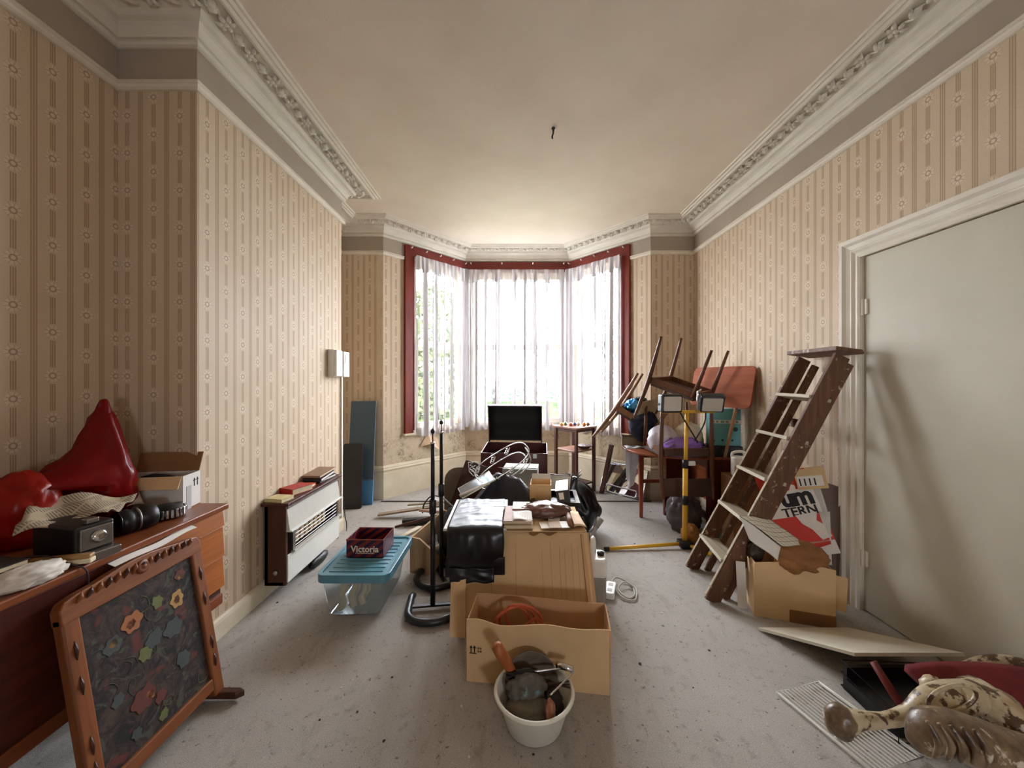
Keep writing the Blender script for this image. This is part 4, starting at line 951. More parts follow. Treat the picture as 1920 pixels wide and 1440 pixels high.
book(TR(0.035, 2.36, TP+0.004, R(1)), 0.17, 0.28, 0.024, M_('tan_cover', (182,156,112), 0.7), 'large tan-edged book at the bottom on the big carton', 'books on the big carton')
book(TR(0.033, 2.365, TP+0.029, R(-2)), 0.165, 0.27, 0.018, M_('pink_cover', (196,168,160), 0.7), 'pinkish book on top of the tan one on the big carton', 'books on the big carton')
tag(ob('paper_sheet', MB().sheet(lambda s,t: (0.005+0.115*s, 2.24+0.15*t, TP+0.050+0.004*math.sin(s*5+t*4)), 8, 8, 0.0015), m_paper, smooth=True), 'creased white sheet lying on the books on the big carton', 'paper')
tag(ob('envelope', MB().box(-0.055,-0.07,0,0.055,0.07,0.003), m_paper), 'white striped envelope behind the creased sheet on the big carton', 'envelope').matrix_basis = TR(0.06, 2.49, TP+0.052, R(-3))
tag(ob('brown_bag', blob((0.215, 2.46, TP+0.036), (0.125,0.085,0.036), 44, 0.28, 2.8, floor=TP+0.004), M_('brown_polythene', (112,76,64), 0.25, var=0.2), smooth=True), 'crumpled brown polythene bag on the big carton', 'bag')
for k, (x, y, rz, c, lab) in enumerate(((0.20,2.27,6,(224,214,190),'cream leaflet at the front edge of the big carton'),(0.255,2.335,-8,(236,232,224),'small white card lying on the leaflets on the big carton'),(0.295,2.262,4,(238,236,230),'white lined card overhanging the big carton front edge'),(0.25,2.255,2,(168,138,104),'brown card between two white cards on the big carton'))):
    o = ob('card', MB().box(-0.035,-0.05,0,0.035,0.05,0.0025), M_('card_%d' % k, c, 0.7, var=0.03)); o.matrix_basis = TR(x, y, TP+0.008+0.0028*k, R(rz)); tag(o, lab, 'card')
tag(ob('brown_roll', MB().tube([(0.345,2.235,TP+0.022),(0.350,2.42,TP+0.022)], 0.018, 14), M_('brown_paper_roll', (128,86,60), 0.6), smooth=True), 'short brown paper roll at the right of the big carton top', 'roll')
tag(ob('kraft_sheet', MB().sheet(lambda s,t: (0.35+0.085*s, 2.24+0.30*t, TP+0.006+0.012*math.sin(s*3+t*2)), 8, 8, 0.003), M_('pale_kraft', (222,190,156), 0.8), smooth=True), 'pale kraft sheet curling off the right corner of the big carton', 'paper')
# white appliance, socket and flex to the right of the carton
ap = thing('appliance', 'slim white appliance with looped handle standing beside the big carton', 'appliance', M=TR(0.545, 2.45, 0, R(-8)))
P('base', MB().prism(rrect(0.10,0.16,0.03), 0.0, 0.17), M_('grey_brown_plastic', (142,134,124), 0.4), ap, bevel=0.006)
P('tank', MB().prism(rrect(0.105,0.165,0.03), 0.17, 0.285), m_whiteplas, ap, bevel=0.012)
P('handle', MB().tube(smooth_path([(-0.03,-0.05,0.28),(-0.035,-0.045,0.35),(-0.03,0.0,0.385),(-0.02,0.05,0.36),(-0.015,0.06,0.28)], 5), 0.013, 10), m_whiteplas, ap, smooth=True)
P('cap', MB().lathe([(0.022,0.285),(0.024,0.30),(0.0,0.305)], 14, M=TR(0.02,0.0,0)), m_black, ap, smooth=True)
so = thing('extension_socket', 'white extension socket on the carpet beside the slim appliance', 'socket', M=TR(0.645, 2.52, 0, R(-20)))
P('block', MB().prism(rrect(0.065,0.16,0.015), 0.0, 0.04), m_whiteplas, so, bevel=0.005)
for k in range(2): P('outlet', MB().prism(rrect(0.03,0.03,0.005), 0.04, 0.0415, M=TR(0,-0.035+0.07*k,0)), M_('outlet_grey', (176,174,166), 0.5), so)
fx = MB(); fx.tube(smooth_path([(0.66,2.58,0.02),(0.72,2.66,0.03),(0.80,2.62,0.01),(0.80,2.50,0.008),(0.74,2.45,0.008),(0.70,2.53,0.018),(0.76,2.60,0.03),(0.82,2.55,0.012),(0.78,2.43,0.008),(0.71,2.44,0.01),(0.68,2.52,0.02)], 6), 0.0055, 7)
tag(ob('flex_cable', fx, M_('grey_flex', (190,186,174), 0.5), smooth=True), 'looped grey-white flex on the carpet by the extension socket', 'cable')

# bucket of tools
bx, by = 0.09, 1.565
bk = thing('bucket', 'white plastic bucket full of dirty tools in front of the cartons', 'bucket', (bx, by, 0))
P('shell', MB().lathe([(0.0,0.002),(0.104,0.002),(0.112,0.008),(0.150,0.130),(0.154,0.134),(0.150,0.136),(0.146,0.131),(0.108,0.012),(0.0,0.010)], 44, closed_ends=False), M_('bucket_plastic', (226,224,212), 0.4, var=0.05), bk, smooth=True)
P('rim', MB().tube([(0.156*math.cos(2*PI*k/44), 0.156*math.sin(2*PI*k/44), 0.137) for k in range(44)], 0.008, 8, closed=True), M_('bucket_plastic', (226,224,212)), bk, smooth=True)
m_rag = M_('dirty_grey_rag', (92,88,82), 0.9, var=0.25, bump=0.3, bscale=60, spot=(112,138,136), spot_scale=9, spot_t=0.6)
tag(ob('rag', blob((bx-0.03, by+0.015, 0.13), (0.07,0.055,0.045), 51, 0.22, 2.4), m_rag, smooth=True), 'crumpled dirty grey rag on top in the bucket', 'rag')
tag(ob('stone_slab', blob((bx-0.02, by-0.045, 0.10), (0.088,0.058,0.036), 58, 0.08, 2.5), M_('muddy_stone', (92,82,66), 0.95, var=0.3, bump=0.5, bscale=50), smooth=True), 'muddy brown lump at the front of the bucket', 'lump')
tag(ob('dark_rubble', blob((bx+0.065, by-0.005, 0.085), (0.045,0.065,0.04), 61, 0.22, 3), M_('dark_rubble', (40,26,24), 0.7, var=0.4), smooth=True), 'dark reddish rubble at the right of the bucket', 'rubble')
pan = thing('frying_pan', 'small old pan with a wooden handle standing in the bucket', 'pan', M=frame((bx-0.005, by+0.085, 0.10), V((1,0.0,0.0)), V((0,0.45,0.9)).normalized(), V((1,0,0)).cross(V((0,0.45,0.9)).normalized())))
P('dish', MB().lathe([(0.0,-0.004),(0.095,-0.004),(0.112,0.012),(0.115,0.016),(0.111,0.016),(0.093,0.002),(0.0,0.002)], 32, closed_ends=False), M_('pan_metal', (112,100,86), 0.5, metal=0.5, var=0.2), pan, smooth=True)
hdl = thing('hammer', 'hammer with a thick orange-brown wooden handle leaning out of the bucket', 'hammer', (bx, by, 0.1))
a_, b_ = V((bx-0.085, by+0.06, 0.155)), V((bx-0.155, by+0.045, 0.285))
P_ = lambda n_, mb_, m_, t_, **k: ob(n_, mb_, m_, t_, **k)
P_('handle', MB().tube([a_-(b_-a_)*0.3, a_, a_+(b_-a_)*0.3, a_+(b_-a_)*0.75, b_, b_+(b_-a_)*0.06], [0.014,0.018,0.022,0.025,0.023,0.012], 12), WOOD('worn_orange_wood', (146,78,40), (184,112,62), axis=2, wear=(206,150,98)), hdl, smooth=True)
P_('head', MB().tube([a_-(b_-a_)*0.3+V((-0.02,0,-0.03)), a_-(b_-a_)*0.3+V((0.03,0,-0.02))], 0.018, 10), m_steel, hdl, smooth=True)
rl = thing('paint_roller', 'paint roller frame with a black handle lying across the bucket', 'paint roller', (bx, by, 0.15))
ob('handle', MB().tube([(bx-0.115,by+0.035,0.166),(bx-0.02,by+0.05,0.170),(bx+0.0,by+0.052,0.170)], [0.016,0.017,0.010], 12), m_black_g, rl, smooth=True)
ob('wire_frame', MB().tube(smooth_path([(bx,by+0.052,0.17),(bx+0.10,by+0.06,0.176),(bx+0.155,by+0.045,0.185),(bx+0.158,by+0.035,0.175),(bx+0.06,by-0.045,0.15)], 5), 0.0042, 8), m_chrome, rl, smooth=True)
ob('roller_core', MB().tube([(bx+0.10,by+0.075,0.185),(bx+0.165,by+0.045,0.185)], 0.013, 12), m_chrome, rl, smooth=True)
for k in range(3):
    o = ob('metal_rod', MB().tube([(bx+0.02+0.02*k, by+0.02, 0.13+0.01*k), (bx+0.145, by+0.012-0.012*k, 0.162-0.004*k)], 0.0035, 6), M_('rusty_rod', (70,48,38), 0.6, metal=0.5))
    tag(o, 'thin rusty rod lying across the bucket rim', 'rod', 'rusty rods in the bucket')
tag(ob('copper_fitting', blob((bx+0.055, by-0.10, 0.13), (0.016,0.016,0.036), 71, 0.4, 3, sub=3), M_('old_copper', (170,116,92), 0.3, metal=0.9), smooth=True), 'twisted copper pipe fitting at the front rim of the bucket', 'pipe fitting')

# heap behind the cartons
m_dkpl = M_('dark_polythene', (24,22,36), 0.38, var=0.4, spec=0.6)
RID = [V((-0.36,2.82,0.36)), V((-0.12,3.12,0.635)), V((0.06,3.05,0.61)), V((0.20,2.84,0.42))]
def heap(s, t):
    x = -0.45 + 0.76*s; y = 2.74 + 0.95*t; z = 0.0
    for a, b in zip(RID[:-1], RID[1:]):
        ab = V((b.x-a.x, b.y-a.y)); k = max(0, min(1, V((x-a.x, y-a.y)).dot(ab)/ab.length_squared)); p = a.lerp(b, k)
        z = max(z, p.z - 1.15*math.hypot(x-p.x, y-p.y))
    z += 0.022*(1-2*abs(nz((x*4.5, y*4.5, 2), 1))) * min(1, z*4)
    e = min(1, min(s, 1-s)*8, min(t, 1-t)*8); return V((x, y, max(0.008, z*e)))
tag(ob('polythene_sheet', MB().sheet(heap, 40, 40, 0.003), m_dkpl, smooth=True), 'dark polythene sheet draped in peaks over the heap behind the cartons', 'sheet')
# chrome wire rack
wr_ = thing('wire_rack', 'tilted chrome wire rack with spiral holders on top of the heap', 'wire rack', (-0.05, 3.3, 0.6))
A = at(893, 903, 3.05); B = at(985, 842, 3.35); ax = (B-A).normalized(); side = V((0.55,-0.35,-0.55)).normalized(); side = (side - ax*side.dot(ax)).normalized(); up = ax.cross(side)
if up.z < 0: up = -up
def oval(c, l, w_, n=36): return [c + ax*(l*math.copysign(abs(math.cos(a))**0.7, math.cos(a))) + side*(w_*math.copysign(abs(math.sin(a))**0.7, math.sin(a))) for a in [2*PI*k/n for k in range(n)]]
cc = (A+B)/2
ob('top_ring', MB().tube(oval(cc+up*0.05, 0.27, 0.095), 0.0045, 8, closed=True), m_chrome, wr_, smooth=True)
ob('bottom_ring', MB().tube(oval(cc-up*0.045+side*0.03, 0.25, 0.085), 0.0045, 8, closed=True), m_chrome, wr_, smooth=True)
for k in range(6):
    c0 = cc + ax*(-0.20+0.08*k) + side*(0.085 if k % 2 else -0.075)
    ob('spiral', MB().tube([c0 + up*(0.05-0.1*i/30) + ax*0.014*math.cos(i*0.62) + side*0.014*math.sin(i*0.62) for i in range(31)], 0.0035, 6), m_chrome, wr_, smooth=True)
ob('handle_loop', MB().tube(smooth_path([cc+ax*0.25+up*0.05, cc+ax*0.25+side*0.09+up*0.0, cc+ax*0.22+side*0.12-up*0.06, cc+ax*0.12+side*0.13-up*0.09], 5), 0.006, 8), m_chrome, wr_, smooth=True)
wr2 = thing('wire_rack', 'small bent chrome wire rack hooked on the left side of the heap', 'wire rack', at(882, 880, 3.3))
ob('frame', MB().tube([at(u, v, 3.25) for u, v in ((878,867),(896,866),(900,880),(888,893),(880,884))], 0.004, 6, closed=True), m_chrome, wr2, smooth=True)
for k in range(3): ob('spiral', MB().tube([at(884+5*k, 868+5*k, 3.24) + V((0.012*math.cos(i*0.7), 0.012*math.sin(i*0.7), -0.0035*i)) for i in range(22)], 0.003, 6), m_chrome, wr2, smooth=True)
# pale blue tray
bt = thing('plastic_tray', 'pale blue translucent plastic tray propped on the left of the heap', 'tray', M=frame(at(893, 908, 3.02), V((0.80,0.25,0.42)).normalized(), V((-0.25,0.95,0.1)).normalized(), V((0.80,0.25,0.42)).normalized().cross(V((-0.25,0.95,0.1)).normalized())))
m_pblue = clear_plastic('pale_blue_plastic', (0.45,0.62,0.70,1), 0.3)
P('sheet', MB().box(-0.14,-0.10,-0.002,0.14,0.10,0.002), m_pblue, bt)
P('rim', MB().tube([(-0.14,-0.10,0),(0.14,-0.10,0),(0.14,0.10,0),(-0.14,0.10,0)], 0.006, 8, closed=True), m_whiteplas, bt)
tag(ob('metal_bar', MB().tube([at(862,930,2.92), at(918,905,2.96)], 0.012, 10), M_('white_metal', (222,220,212), 0.4), smooth=True), 'white metal bar sticking out at the left front of the heap', 'bar')
tag(ob('black_cable', MB().tube(smooth_path([at(792,962,3.7), at(796,944,3.7), at(810,930,3.6), at(830,934,3.3), at(850,950,3.0), at(862,945,2.9)], 6), 0.007, 8), m_black, smooth=True), 'thick black cable arching at the left of the heap', 'cable')
tag(ob('dark_holdall', blob((-0.42, 3.05, 0.19), (0.15,0.20,0.19), 81, 0.10, 2, floor=0.002), M_('charcoal_fabric', (38,34,36), 0.8), smooth=True), 'dark fabric holdall slumped at the left of the heap', 'bag')
# brown boards leaning at the left of the heap
def rtop(w_, h_, r_):
    pts = [(-w_/2,0),(w_/2,0),(w_/2,h_-r_)]
    for k in range(7): a = R(90*k/6); pts.append((w_/2-r_+r_*math.cos(a), h_-r_+r_*math.sin(a)))
    for k in range(7): a = R(90+90*k/6); pts.append((-w_/2+r_+r_*math.cos(a), h_-r_+r_*math.sin(a)))
    pts.append((-w_/2,h_-r_)); return pts
o = ob('board', MB().prism(rtop(0.30, 0.56, 0.12), -0.009, 0.009, M=Matrix.Rotation(R(90), 4, 'X')), M_('hardboard', (104,90,74), 0.8, var=0.1)); o.matrix_basis = TR(-0.49, 3.62, 0, R(6), R(-10)); tag(o, 'grey-brown board with rounded top leaning behind the heap', 'board')
o = ob('board', MB().box(-0.13,-0.010,0,0.13,0.010,0.66), w_dark_z); o.matrix_basis = TR(-0.52, 3.45, 0.004, R(4), R(-9), R(20)); tag(o, 'dark brown board tilted beside the chrome rack', 'board')
# white carton, black crate and its load
wc = thing('cardboard_box', 'tall white carton with one open flap in the heap', 'box', M=TR(0.085, 3.62, 0, R(-7)))
P('body', MB().box(-0.16,-0.12,0,0.16,0.12,0.585), M_('pale_grey_card', (196,198,190), 0.7), wc, bevel=0.004)
P('flap', MB().box(-0.17,-0.20,0.0,0.16,0.0,0.004, M=TR(0,-0.11,0.588,0,R(-14))), m_cardw, wc)
cr = thing('crate', 'black wooden crate supporting boxes at the right of the heap', 'crate', M=TR(0.33, 2.98, 0, R(-4)))
P('body', MB().box(-0.17,-0.15,0,0.17,0.17,0.46), m_black, cr, bevel=0.005)
P('rim', MB().box(-0.18,-0.16,0.46,0.18,-0.13,0.50).box(-0.18,0.14,0.46,0.18,0.17,0.50).box(-0.18,-0.13,0.46,-0.15,0.14,0.50).box(0.15,-0.13,0.46,0.18,0.14,0.50), m_black_g, cr)
bb = open_box('cardboard_box', 'small brown carton on the black crate in the heap', 'box', TR(0.225, 3.0, 0.462, R(-6)), 0.16, 0.18, 0.14, m_card, m_card_in, flaps=(('back', 40, 0.05, m_cardw),))
bf = thing('box_file', 'dark grey box file with a white label leaning on the small brown carton', 'box file', M=TR(0.405, 2.96, 0.462, R(-8), 0, R(-10)))
P('body', MB().box(-0.045,-0.14,0,0.045,0.14,0.125), M_('charcoal_board', (54,52,56), 0.6), bf, bevel=0.003)
P('spine_label', MB().box(-0.025,-0.142,0.06,0.01,-0.1405,0.11), m_paper, bf)
P('edge', MB().box(-0.047,-0.142,0.125,0.047,0.142,0.128), m_whiteplas, bf)
pf = thing('picture_frame', 'white-backed picture frame leaning behind the box file', 'picture frame', M=TR(0.40, 3.42, 0.36, R(-20), R(-35)))
P('backing', MB().box(-0.11,-0.004,0,0.11,0.004,0.20), M_('mount_board', (214,212,204), 0.7), pf)
P('frame', MB().tube([(-0.11,0,0),(0.11,0,0),(0.11,0,0.20),(-0.11,0,0.20)], 0.008, 6, closed=True), w_dark_z, pf)
def sack(c, r, seed, lean=(0,0)):     # full sack pleated towards its tied neck
    bm = bmesh.new(); bmesh.ops.create_icosphere(bm, subdivisions=5, radius=1.0); vs = []
    for v in bm.verts:
        d = v.co.normalized(); ph = math.atan2(d.y, d.x); n = noise.noise(d*1.6+V((seed,0,0))); n2 = noise.noise(d*4+V((seed,5,0)))
        k = 1 + 0.14*n + 0.05*n2 + 0.07*max(0, d.z+0.3)*math.sin(9*ph+4*n) + 0.035*max(0,d.z)*math.sin(23*ph+5*n2)
        z = d.z*r[2]*(1+0.10*n); up_ = max(0, d.z)**7; p = V((d.x*r[0]*k*(1-0.35*up_), d.y*r[1]*k*(1-0.35*up_), z + 0.06*up_)) + V((lean[0]*max(0,d.z), lean[1]*max(0,d.z), 0)) + V(c)
        p.z = max(p.z, 0.003+0.002*n); vs.append(p)
    bm.verts.index_update(); mb = MB().add(vs, [tuple(x.index for x in f.verts) for f in bm.faces]); bm.free(); return mb
gb = thing('bin_bag', 'full shiny black bin bag at the right of the heap', 'bin bag', (0.62, 3.55, 0), group='bin bags')
ob('body', sack((0.62, 3.58, 0.215), (0.19,0.20,0.23), 2.1, (-0.03,0.02)), m_bin, gb, smooth=True)
nk = MB()
for k in range(9):
    a = 2*PI*k/9; b_ = V((0.585+0.018*math.cos(a), 3.605+0.018*math.sin(a), 0.46)); t_ = b_ + V((0.055*math.cos(a)+0.02*math.sin(k*2.2), 0.045*math.sin(a), 0.055+0.03*math.sin(k*1.7)))
    nk.tube([b_-V((0,0,0.03)), b_, (b_+t_)/2+V((0,0,0.01)), t_], [0.012,0.008,0.014,0.004], 7, flat=0.4)
ob('tied_neck', nk, m_bin, gb, smooth=True)
tag(ob('bin_bag', sack((0.47, 3.86, 0.16), (0.16,0.15,0.19), 5.3), m_bin, smooth=True), 'slack black bin bag behind the shiny full one', 'bin bag')
nz_ = thing('vacuum_hose', 'grey vacuum hose end poking from under the bin bag', 'hose', (0.68, 3.3, 0))
ob('tube', MB().tube(smooth_path([(0.52,3.22,0.03),(0.60,3.22,0.045),(0.68,3.27,0.09),(0.73,3.31,0.14)], 5), 0.020, 10), M_('grey_hose', (160,158,152), 0.4), nz_, smooth=True)
ob('nozzle', MB().tube([(0.72,3.305,0.13),(0.77,3.34,0.19)], [0.024,0.032], 12), M_('grey_hose', (160,158,152)), nz_, smooth=True)
tag(ob('black_pole', MB().tube([(0.50,2.72,0.42),(0.62,2.98,0.10),(0.66,3.06,0.012)], 0.012, 8), m_black, smooth=True), 'black pole sloping down behind the big carton to the carpet', 'pole')
# suitcase on a box
sc_ = thing('cardboard_box', 'plain brown carton beneath the open suitcase', 'box', M=TR(0.05, 4.25, 0, R(2)))
P('body', MB().box(-0.28,-0.20,0,0.28,0.22,0.40), m_card_dk, sc_, bevel=0.004)
P('tape', MB().box(-0.28,-0.2015,0.385,0.28,-0.2,0.402), m_card, sc_)
case = thing('suitcase', 'open maroon suitcase with a black-lined lid in front of the window', 'suitcase', M=TR(0.04, 4.25, 0.415, R(-5), R(5)))
m_mar = M_('maroon_leatherette', (74,30,32), 0.45, var=0.12); m_lin = M_('black_lining', (18,22,22), 0.8)
W_, D_, H_ = 0.70, 0.46, 0.24
for b in ((-W_/2,-D_/2,0,W_/2,-D_/2+0.012,H_),(-W_/2,D_/2-0.012,0,W_/2,D_/2,H_),(-W_/2,-D_/2,0,-W_/2+0.012,D_/2,H_),(W_/2-0.012,-D_/2,0,W_/2,D_/2,H_),(-W_/2,-D_/2,0,W_/2,D_/2,0.012)):
    P('side_panel', MB().box(*b), m_mar, case, bevel=0.004)
P('lining', MB().box(-W_/2+0.013,-D_/2+0.013,0.10,W_/2-0.013,D_/2-0.013,0.112), m_lin, case)
LM = TR(-0.02, D_/2, H_, 0, R(97))
lid = P('lid', MB().box(-0.31,0,-0.07,0.31,0.44,-0.058, M=LM), m_lin, case)
for b in ((-0.31,0,-0.07,-0.298,0.44,0.0),(0.298,0,-0.07,0.31,0.44,0.0),(-0.31,0.428,-0.07,0.31,0.44,0.0)): P('lid_side', MB().box(*b, M=LM), m_mar, lid)
P('lid_lining', MB().sheet(lambda s,t: LM @ V((-0.297+0.594*s, 0.005+0.42*t, -0.05+0.01*math.sin(t*14))), 6, 24, 0.003), m_lin, lid, smooth=True)
P('handle', MB().tube(smooth_path([(-0.07,-D_/2,0.13),(-0.06,-D_/2-0.03,0.125),(0.06,-D_/2-0.03,0.125),(0.07,-D_/2,0.13)], 5), 0.009, 8), m_mar, case, smooth=True)
for x in (-0.22, 0.22): P('latch', MB().box(x-0.02,-D_/2-0.006,0.19,x+0.02,-D_/2,0.235), m_steel, case, bevel=0.002)

# loose timber and tool tote on the left
w_grey = WOOD('weathered_wood', (120,104,86), (160,142,118), axis=0, scale=7, rough=0.8); w_ply = WOOD('plywood', (160,128,92), (186,154,116), axis=2, scale=6, rough=0.8)
def stick(name, label, cat, p, q, w_, h_, mat, group=None):
    p, q = V(p), V(q); x = (q-p); L = x.length; x.normalize(); z = V((0,0,1)); y = z.cross(x).normalized(); z = x.cross(y)
    o = ob(name, MB().box(0,-w_/2,-h_/2,L,w_/2,h_/2), mat, bevel=0.003); o.matrix_basis = frame(p, x, y, z); return tag(o, label, cat, group)
stick('plank', 'long weathered plank with a pointed pale end by the bay skirting', 'plank', (-1.36,3.90,0.03), (-0.72,3.98,0.10), 0.07, 0.018, w_grey)
stick('plank', 'thin weathered batten lying above the long plank', 'plank', (-1.09,4.02,0.09), (-0.66,4.0,0.13), 0.04, 0.014, w_grey)
stick('channel', 'short dark metal channel beneath the long plank', 'metal channel', (-1.05,3.68,0.035), (-0.70,3.74,0.045), 0.06, 0.055, m_black)
stick('stair_rod', 'dark stick with a knobbed end lying over the tool tote', 'stick', (-1.07,3.52,0.05), (-0.62,3.42,0.20), 0.022, 0.022, w_dark)
stick('batten', 'pale painted batten on the carpet behind the storage box', 'batten', (-1.02,3.30,0.012), (-0.86,3.62,0.012), 0.05, 0.02, m_skirt)
stick('broken_stick', 'splintered pinkish stick lying across the tool tote', 'stick', (-0.84,3.50,0.21), (-0.60,3.30,0.26), 0.03, 0.02, WOOD('pinkish_wood', (150,112,92), (180,140,116), axis=0))
tt = thing('tool_tote', 'plywood tool tote with sloped ends behind the storage box', 'tool box', M=TR(-0.648, 2.765, 0, R(-13)))
P('end_panel', MB().add([(-0.085,0,0),(0.085,0,0),(0.085,0,0.17),(-0.02,0,0.25),(-0.085,0,0.255),(-0.085,0.018,0),(0.085,0.018,0),(0.085,0.018,0.17),(-0.02,0.018,0.25),(-0.085,0.018,0.255)], [(0,1,2,3,4),(9,8,7,6,5)]+[(i,5+i,5+(i+1)%5,(i+1)%5) for i in range(5)]), w_ply, tt)
P('end_panel', MB().box(-0.085,0.60,0,0.085,0.618,0.25), w_ply, tt)
P('side_panel', MB().box(-0.095,0,0.0,-0.08,0.62,0.256), w_ply, tt); P('side_panel', MB().box(0.08,0.018,0.0,0.095,0.60,0.16), w_ply, tt); P('bottom', MB().box(-0.08,0.018,0,0.08,0.60,0.012), w_ply, tt)
tag(ob('wood_block', MB().box(-0.05,-0.16,0,0.05,0.16,0.10), WOOD('dark_block', (70,52,38), (98,74,54), axis=1), bevel=0.006), 'dark timber block inside the tool tote', 'block').matrix_basis = TR(-0.60, 3.02, 0.014, R(-8), R(6))
tag(ob('door_knob', MB().lathe([(0.012,0),(0.012,0.02),(0.03,0.03),(0.033,0.05),(0.024,0.066),(0.0,0.07)], 18, M=TR(-0.535,2.80,0.13)), M_('dull_pewter', (138,134,124), 0.4, metal=0.6), smooth=True), 'dull round door knob at the open corner of the tool tote', 'knob')

# ================================================================== BAY AND RIGHT SIDE
# plant stand
ps = thing('plant_stand', 'tall dark wood plant stand with shelf in front of the bay', 'stand', M=TR(0.79, 4.83, 0, R(-5)))
hd2 = 0.235
for k in range(4):
    a = PI/2*k; P('leg', MB().box(-0.017,-0.017,0,0.017,0.017,0.80, M=TR(hd2*math.cos(a), hd2*math.sin(a), 0, R(45))), w_dark_z, ps, bevel=0.003)
sq = lambda r_: [(r_*math.cos(PI/2*k), r_*math.sin(PI/2*k)) for k in range(4)]
P('top', MB().prism(sq(0.275), 0.80, 0.825), WOOD('stand_top', (118,78,60), (146,102,82), axis=0, rough=0.35), ps, bevel=0.004)
P('apron', MB().prism(sq(0.24), 0.765, 0.80), w_dark_z, ps)
P('shelf', MB().prism(sq(0.235), 0.52, 0.538), WOOD('stand_top', (118,78,60), (146,102,82)), ps, bevel=0.003)
P('lower_shelf', MB().prism(sq(0.235), 0.11, 0.128), w_dark_z, ps, bevel=0.003)
tag(ob('wooden_bowl', MB().lathe([(0.03,0.0),(0.07,0.012),(0.10,0.04),(0.104,0.046),(0.098,0.044),(0.066,0.018),(0.0,0.012)], 26, M=TR(0.90,4.80,0.539)), w_dark_z, smooth=True), 'dark wooden bowl on the middle shelf of the plant stand', 'bowl')
trk = [((198,146,60),'amber'),((84,116,70),'green'),((164,74,48),'rust red'),((60,84,112),'blue'),((214,200,170),'cream'),((196,120,44),'orange'),((112,92,64),'brown')]
for k, (c, nm) in enumerate(trk):
    x, y = 0.62+0.055*k, 4.80+0.05*math.sin(k*2.1)
    o = tag(ob('trinket', MB().lathe([(0.012,0),(0.022,0.006),(0.026,0.02),(0.018,0.036),(0.006,0.042+0.004*(k%3)),(0.0,0.044+0.004*(k%3))], 12, M=TR(x,y,0.826)), M_('trinket_'+nm.replace(' ','_'), c, 0.3), smooth=True), nm + ' ornament among the trinkets on the plant stand', 'ornament', 'trinkets on the plant stand')

# drop-leaf table
w_tab = WOOD('table_top_teak', (122,62,34), (154,86,52), axis=1, scale=7, rough=0.35); w_tabd = WOOD('table_dark_red', (70,20,14), (98,34,22), axis=2, scale=7, rough=0.4)
tb = thing('drop_leaf_table', 'drop-leaf table with one rounded leaf raised, loaded with upturned chairs', 'table', (1.75, 3.95, 0))
TT = 0.70
ob('centre_top', MB().box(1.75, 3.45, TT-0.02, 2.06, 4.42, TT), w_tab, tb, bevel=0.003)
leaf = [(1.748, 3.45)] + [(1.748-0.60*math.sin(PI*k/20)**0.75, 3.935-0.485*math.cos(PI*k/20)) for k in range(1, 20)] + [(1.748, 4.42)]
ob('raised_leaf', MB().prism(leaf[::-1], TT-0.02, TT), w_tab, tb, bevel=0.004)
ob('end_panel', MB().box(1.76, 3.46, 0.04, 2.05, 3.485, TT-0.02), w_tabd, tb); ob('end_panel', MB().box(1.76, 4.38, 0.04, 2.05, 4.405, TT-0.02), w_tabd, tb)
ob('hanging_leaf', MB().box(2.065, 3.46, 0.12, 2.083, 4.41, TT-0.015), w_tab, tb, bevel=0.004)
ob('rail', MB().box(1.80, 3.485, 0.58, 1.82, 4.38, 0.675), w_tabd, tb); ob('stretcher', MB().box(1.80, 3.485, 0.10, 1.83, 4.38, 0.16), w_tabd, tb)
lg = MB(); lg.hexa([(1.296,3.885,0),(1.326,3.885,0),(1.326,3.915,0),(1.296,3.915,0)], [(1.285,3.875,0.66),(1.335,3.875,0.66),(1.335,3.925,0.66),(1.285,3.925,0.66)]); ob('gate_leg', lg, WOOD('gate_leg_teak', (120,48,28), (146,68,40), axis=2, scale=7), tb, bevel=0.005)
def bar(mb, p, q, w_, h_):
    p, q = V(p), V(q); x = (q-p); L = x.length; x.normalize(); y = V((0,0,1)).cross(x).normalized(); z = x.cross(y); return mb.box(0,-w_/2,-h_/2,L,w_/2,h_/2, M=frame(p,x,y,z))
ob('gate_rail', bar(MB(), (1.33,3.90,0.635), (1.80,3.95,0.635), 0.022, 0.05), w_tabd, tb); ob('gate_rail', bar(MB(), (1.325,3.90,0.37), (1.80,3.95,0.37), 0.022, 0.035), w_tab, tb)
ob('foot_block', MB().box(1.55,3.90,0.02,1.80,3.94,0.24), w_tabd, tb)

# upturned dining chairs
def weave(name, c1, c2):
    t = NT(name); v = t.obj(); s = t.n('ShaderNodeSeparateXYZ'); t.l(v, s.inputs[0])
    a = t.math('GREATER_THAN', t.math('SINE', t.math('MULTIPLY', s.outputs[0], 420)), 0.0); b = t.math('GREATER_THAN', t.math('SINE', t.math('MULTIPLY', t.math('ADD', s.outputs[1], s.outputs[2]), 420)), 0.0)
    f = t.math('ABSOLUTE', t.math('SUBTRACT', a, b)); t.l(t.mix(f, lin(c1), lin(c2)), t.b.inputs['Base Color']); t.b.inputs['Roughness'].default_value = 0.8; t.bump(f, 0.4, 0.003); return t.m
m_wv_d = weave('dark_woven_cord', (58,40,34), (92,68,58)); m_wv_l = weave('pale_woven_cord', (150,130,96), (196,178,140))
w_chair = WOOD('chair_walnut', (78,46,30), (112,70,44), axis=2, scale=9, rough=0.4); w_chair_l = WOOD('chair_worn_teak', (112,78,50), (150,112,76), axis=2, scale=9, rough=0.45)
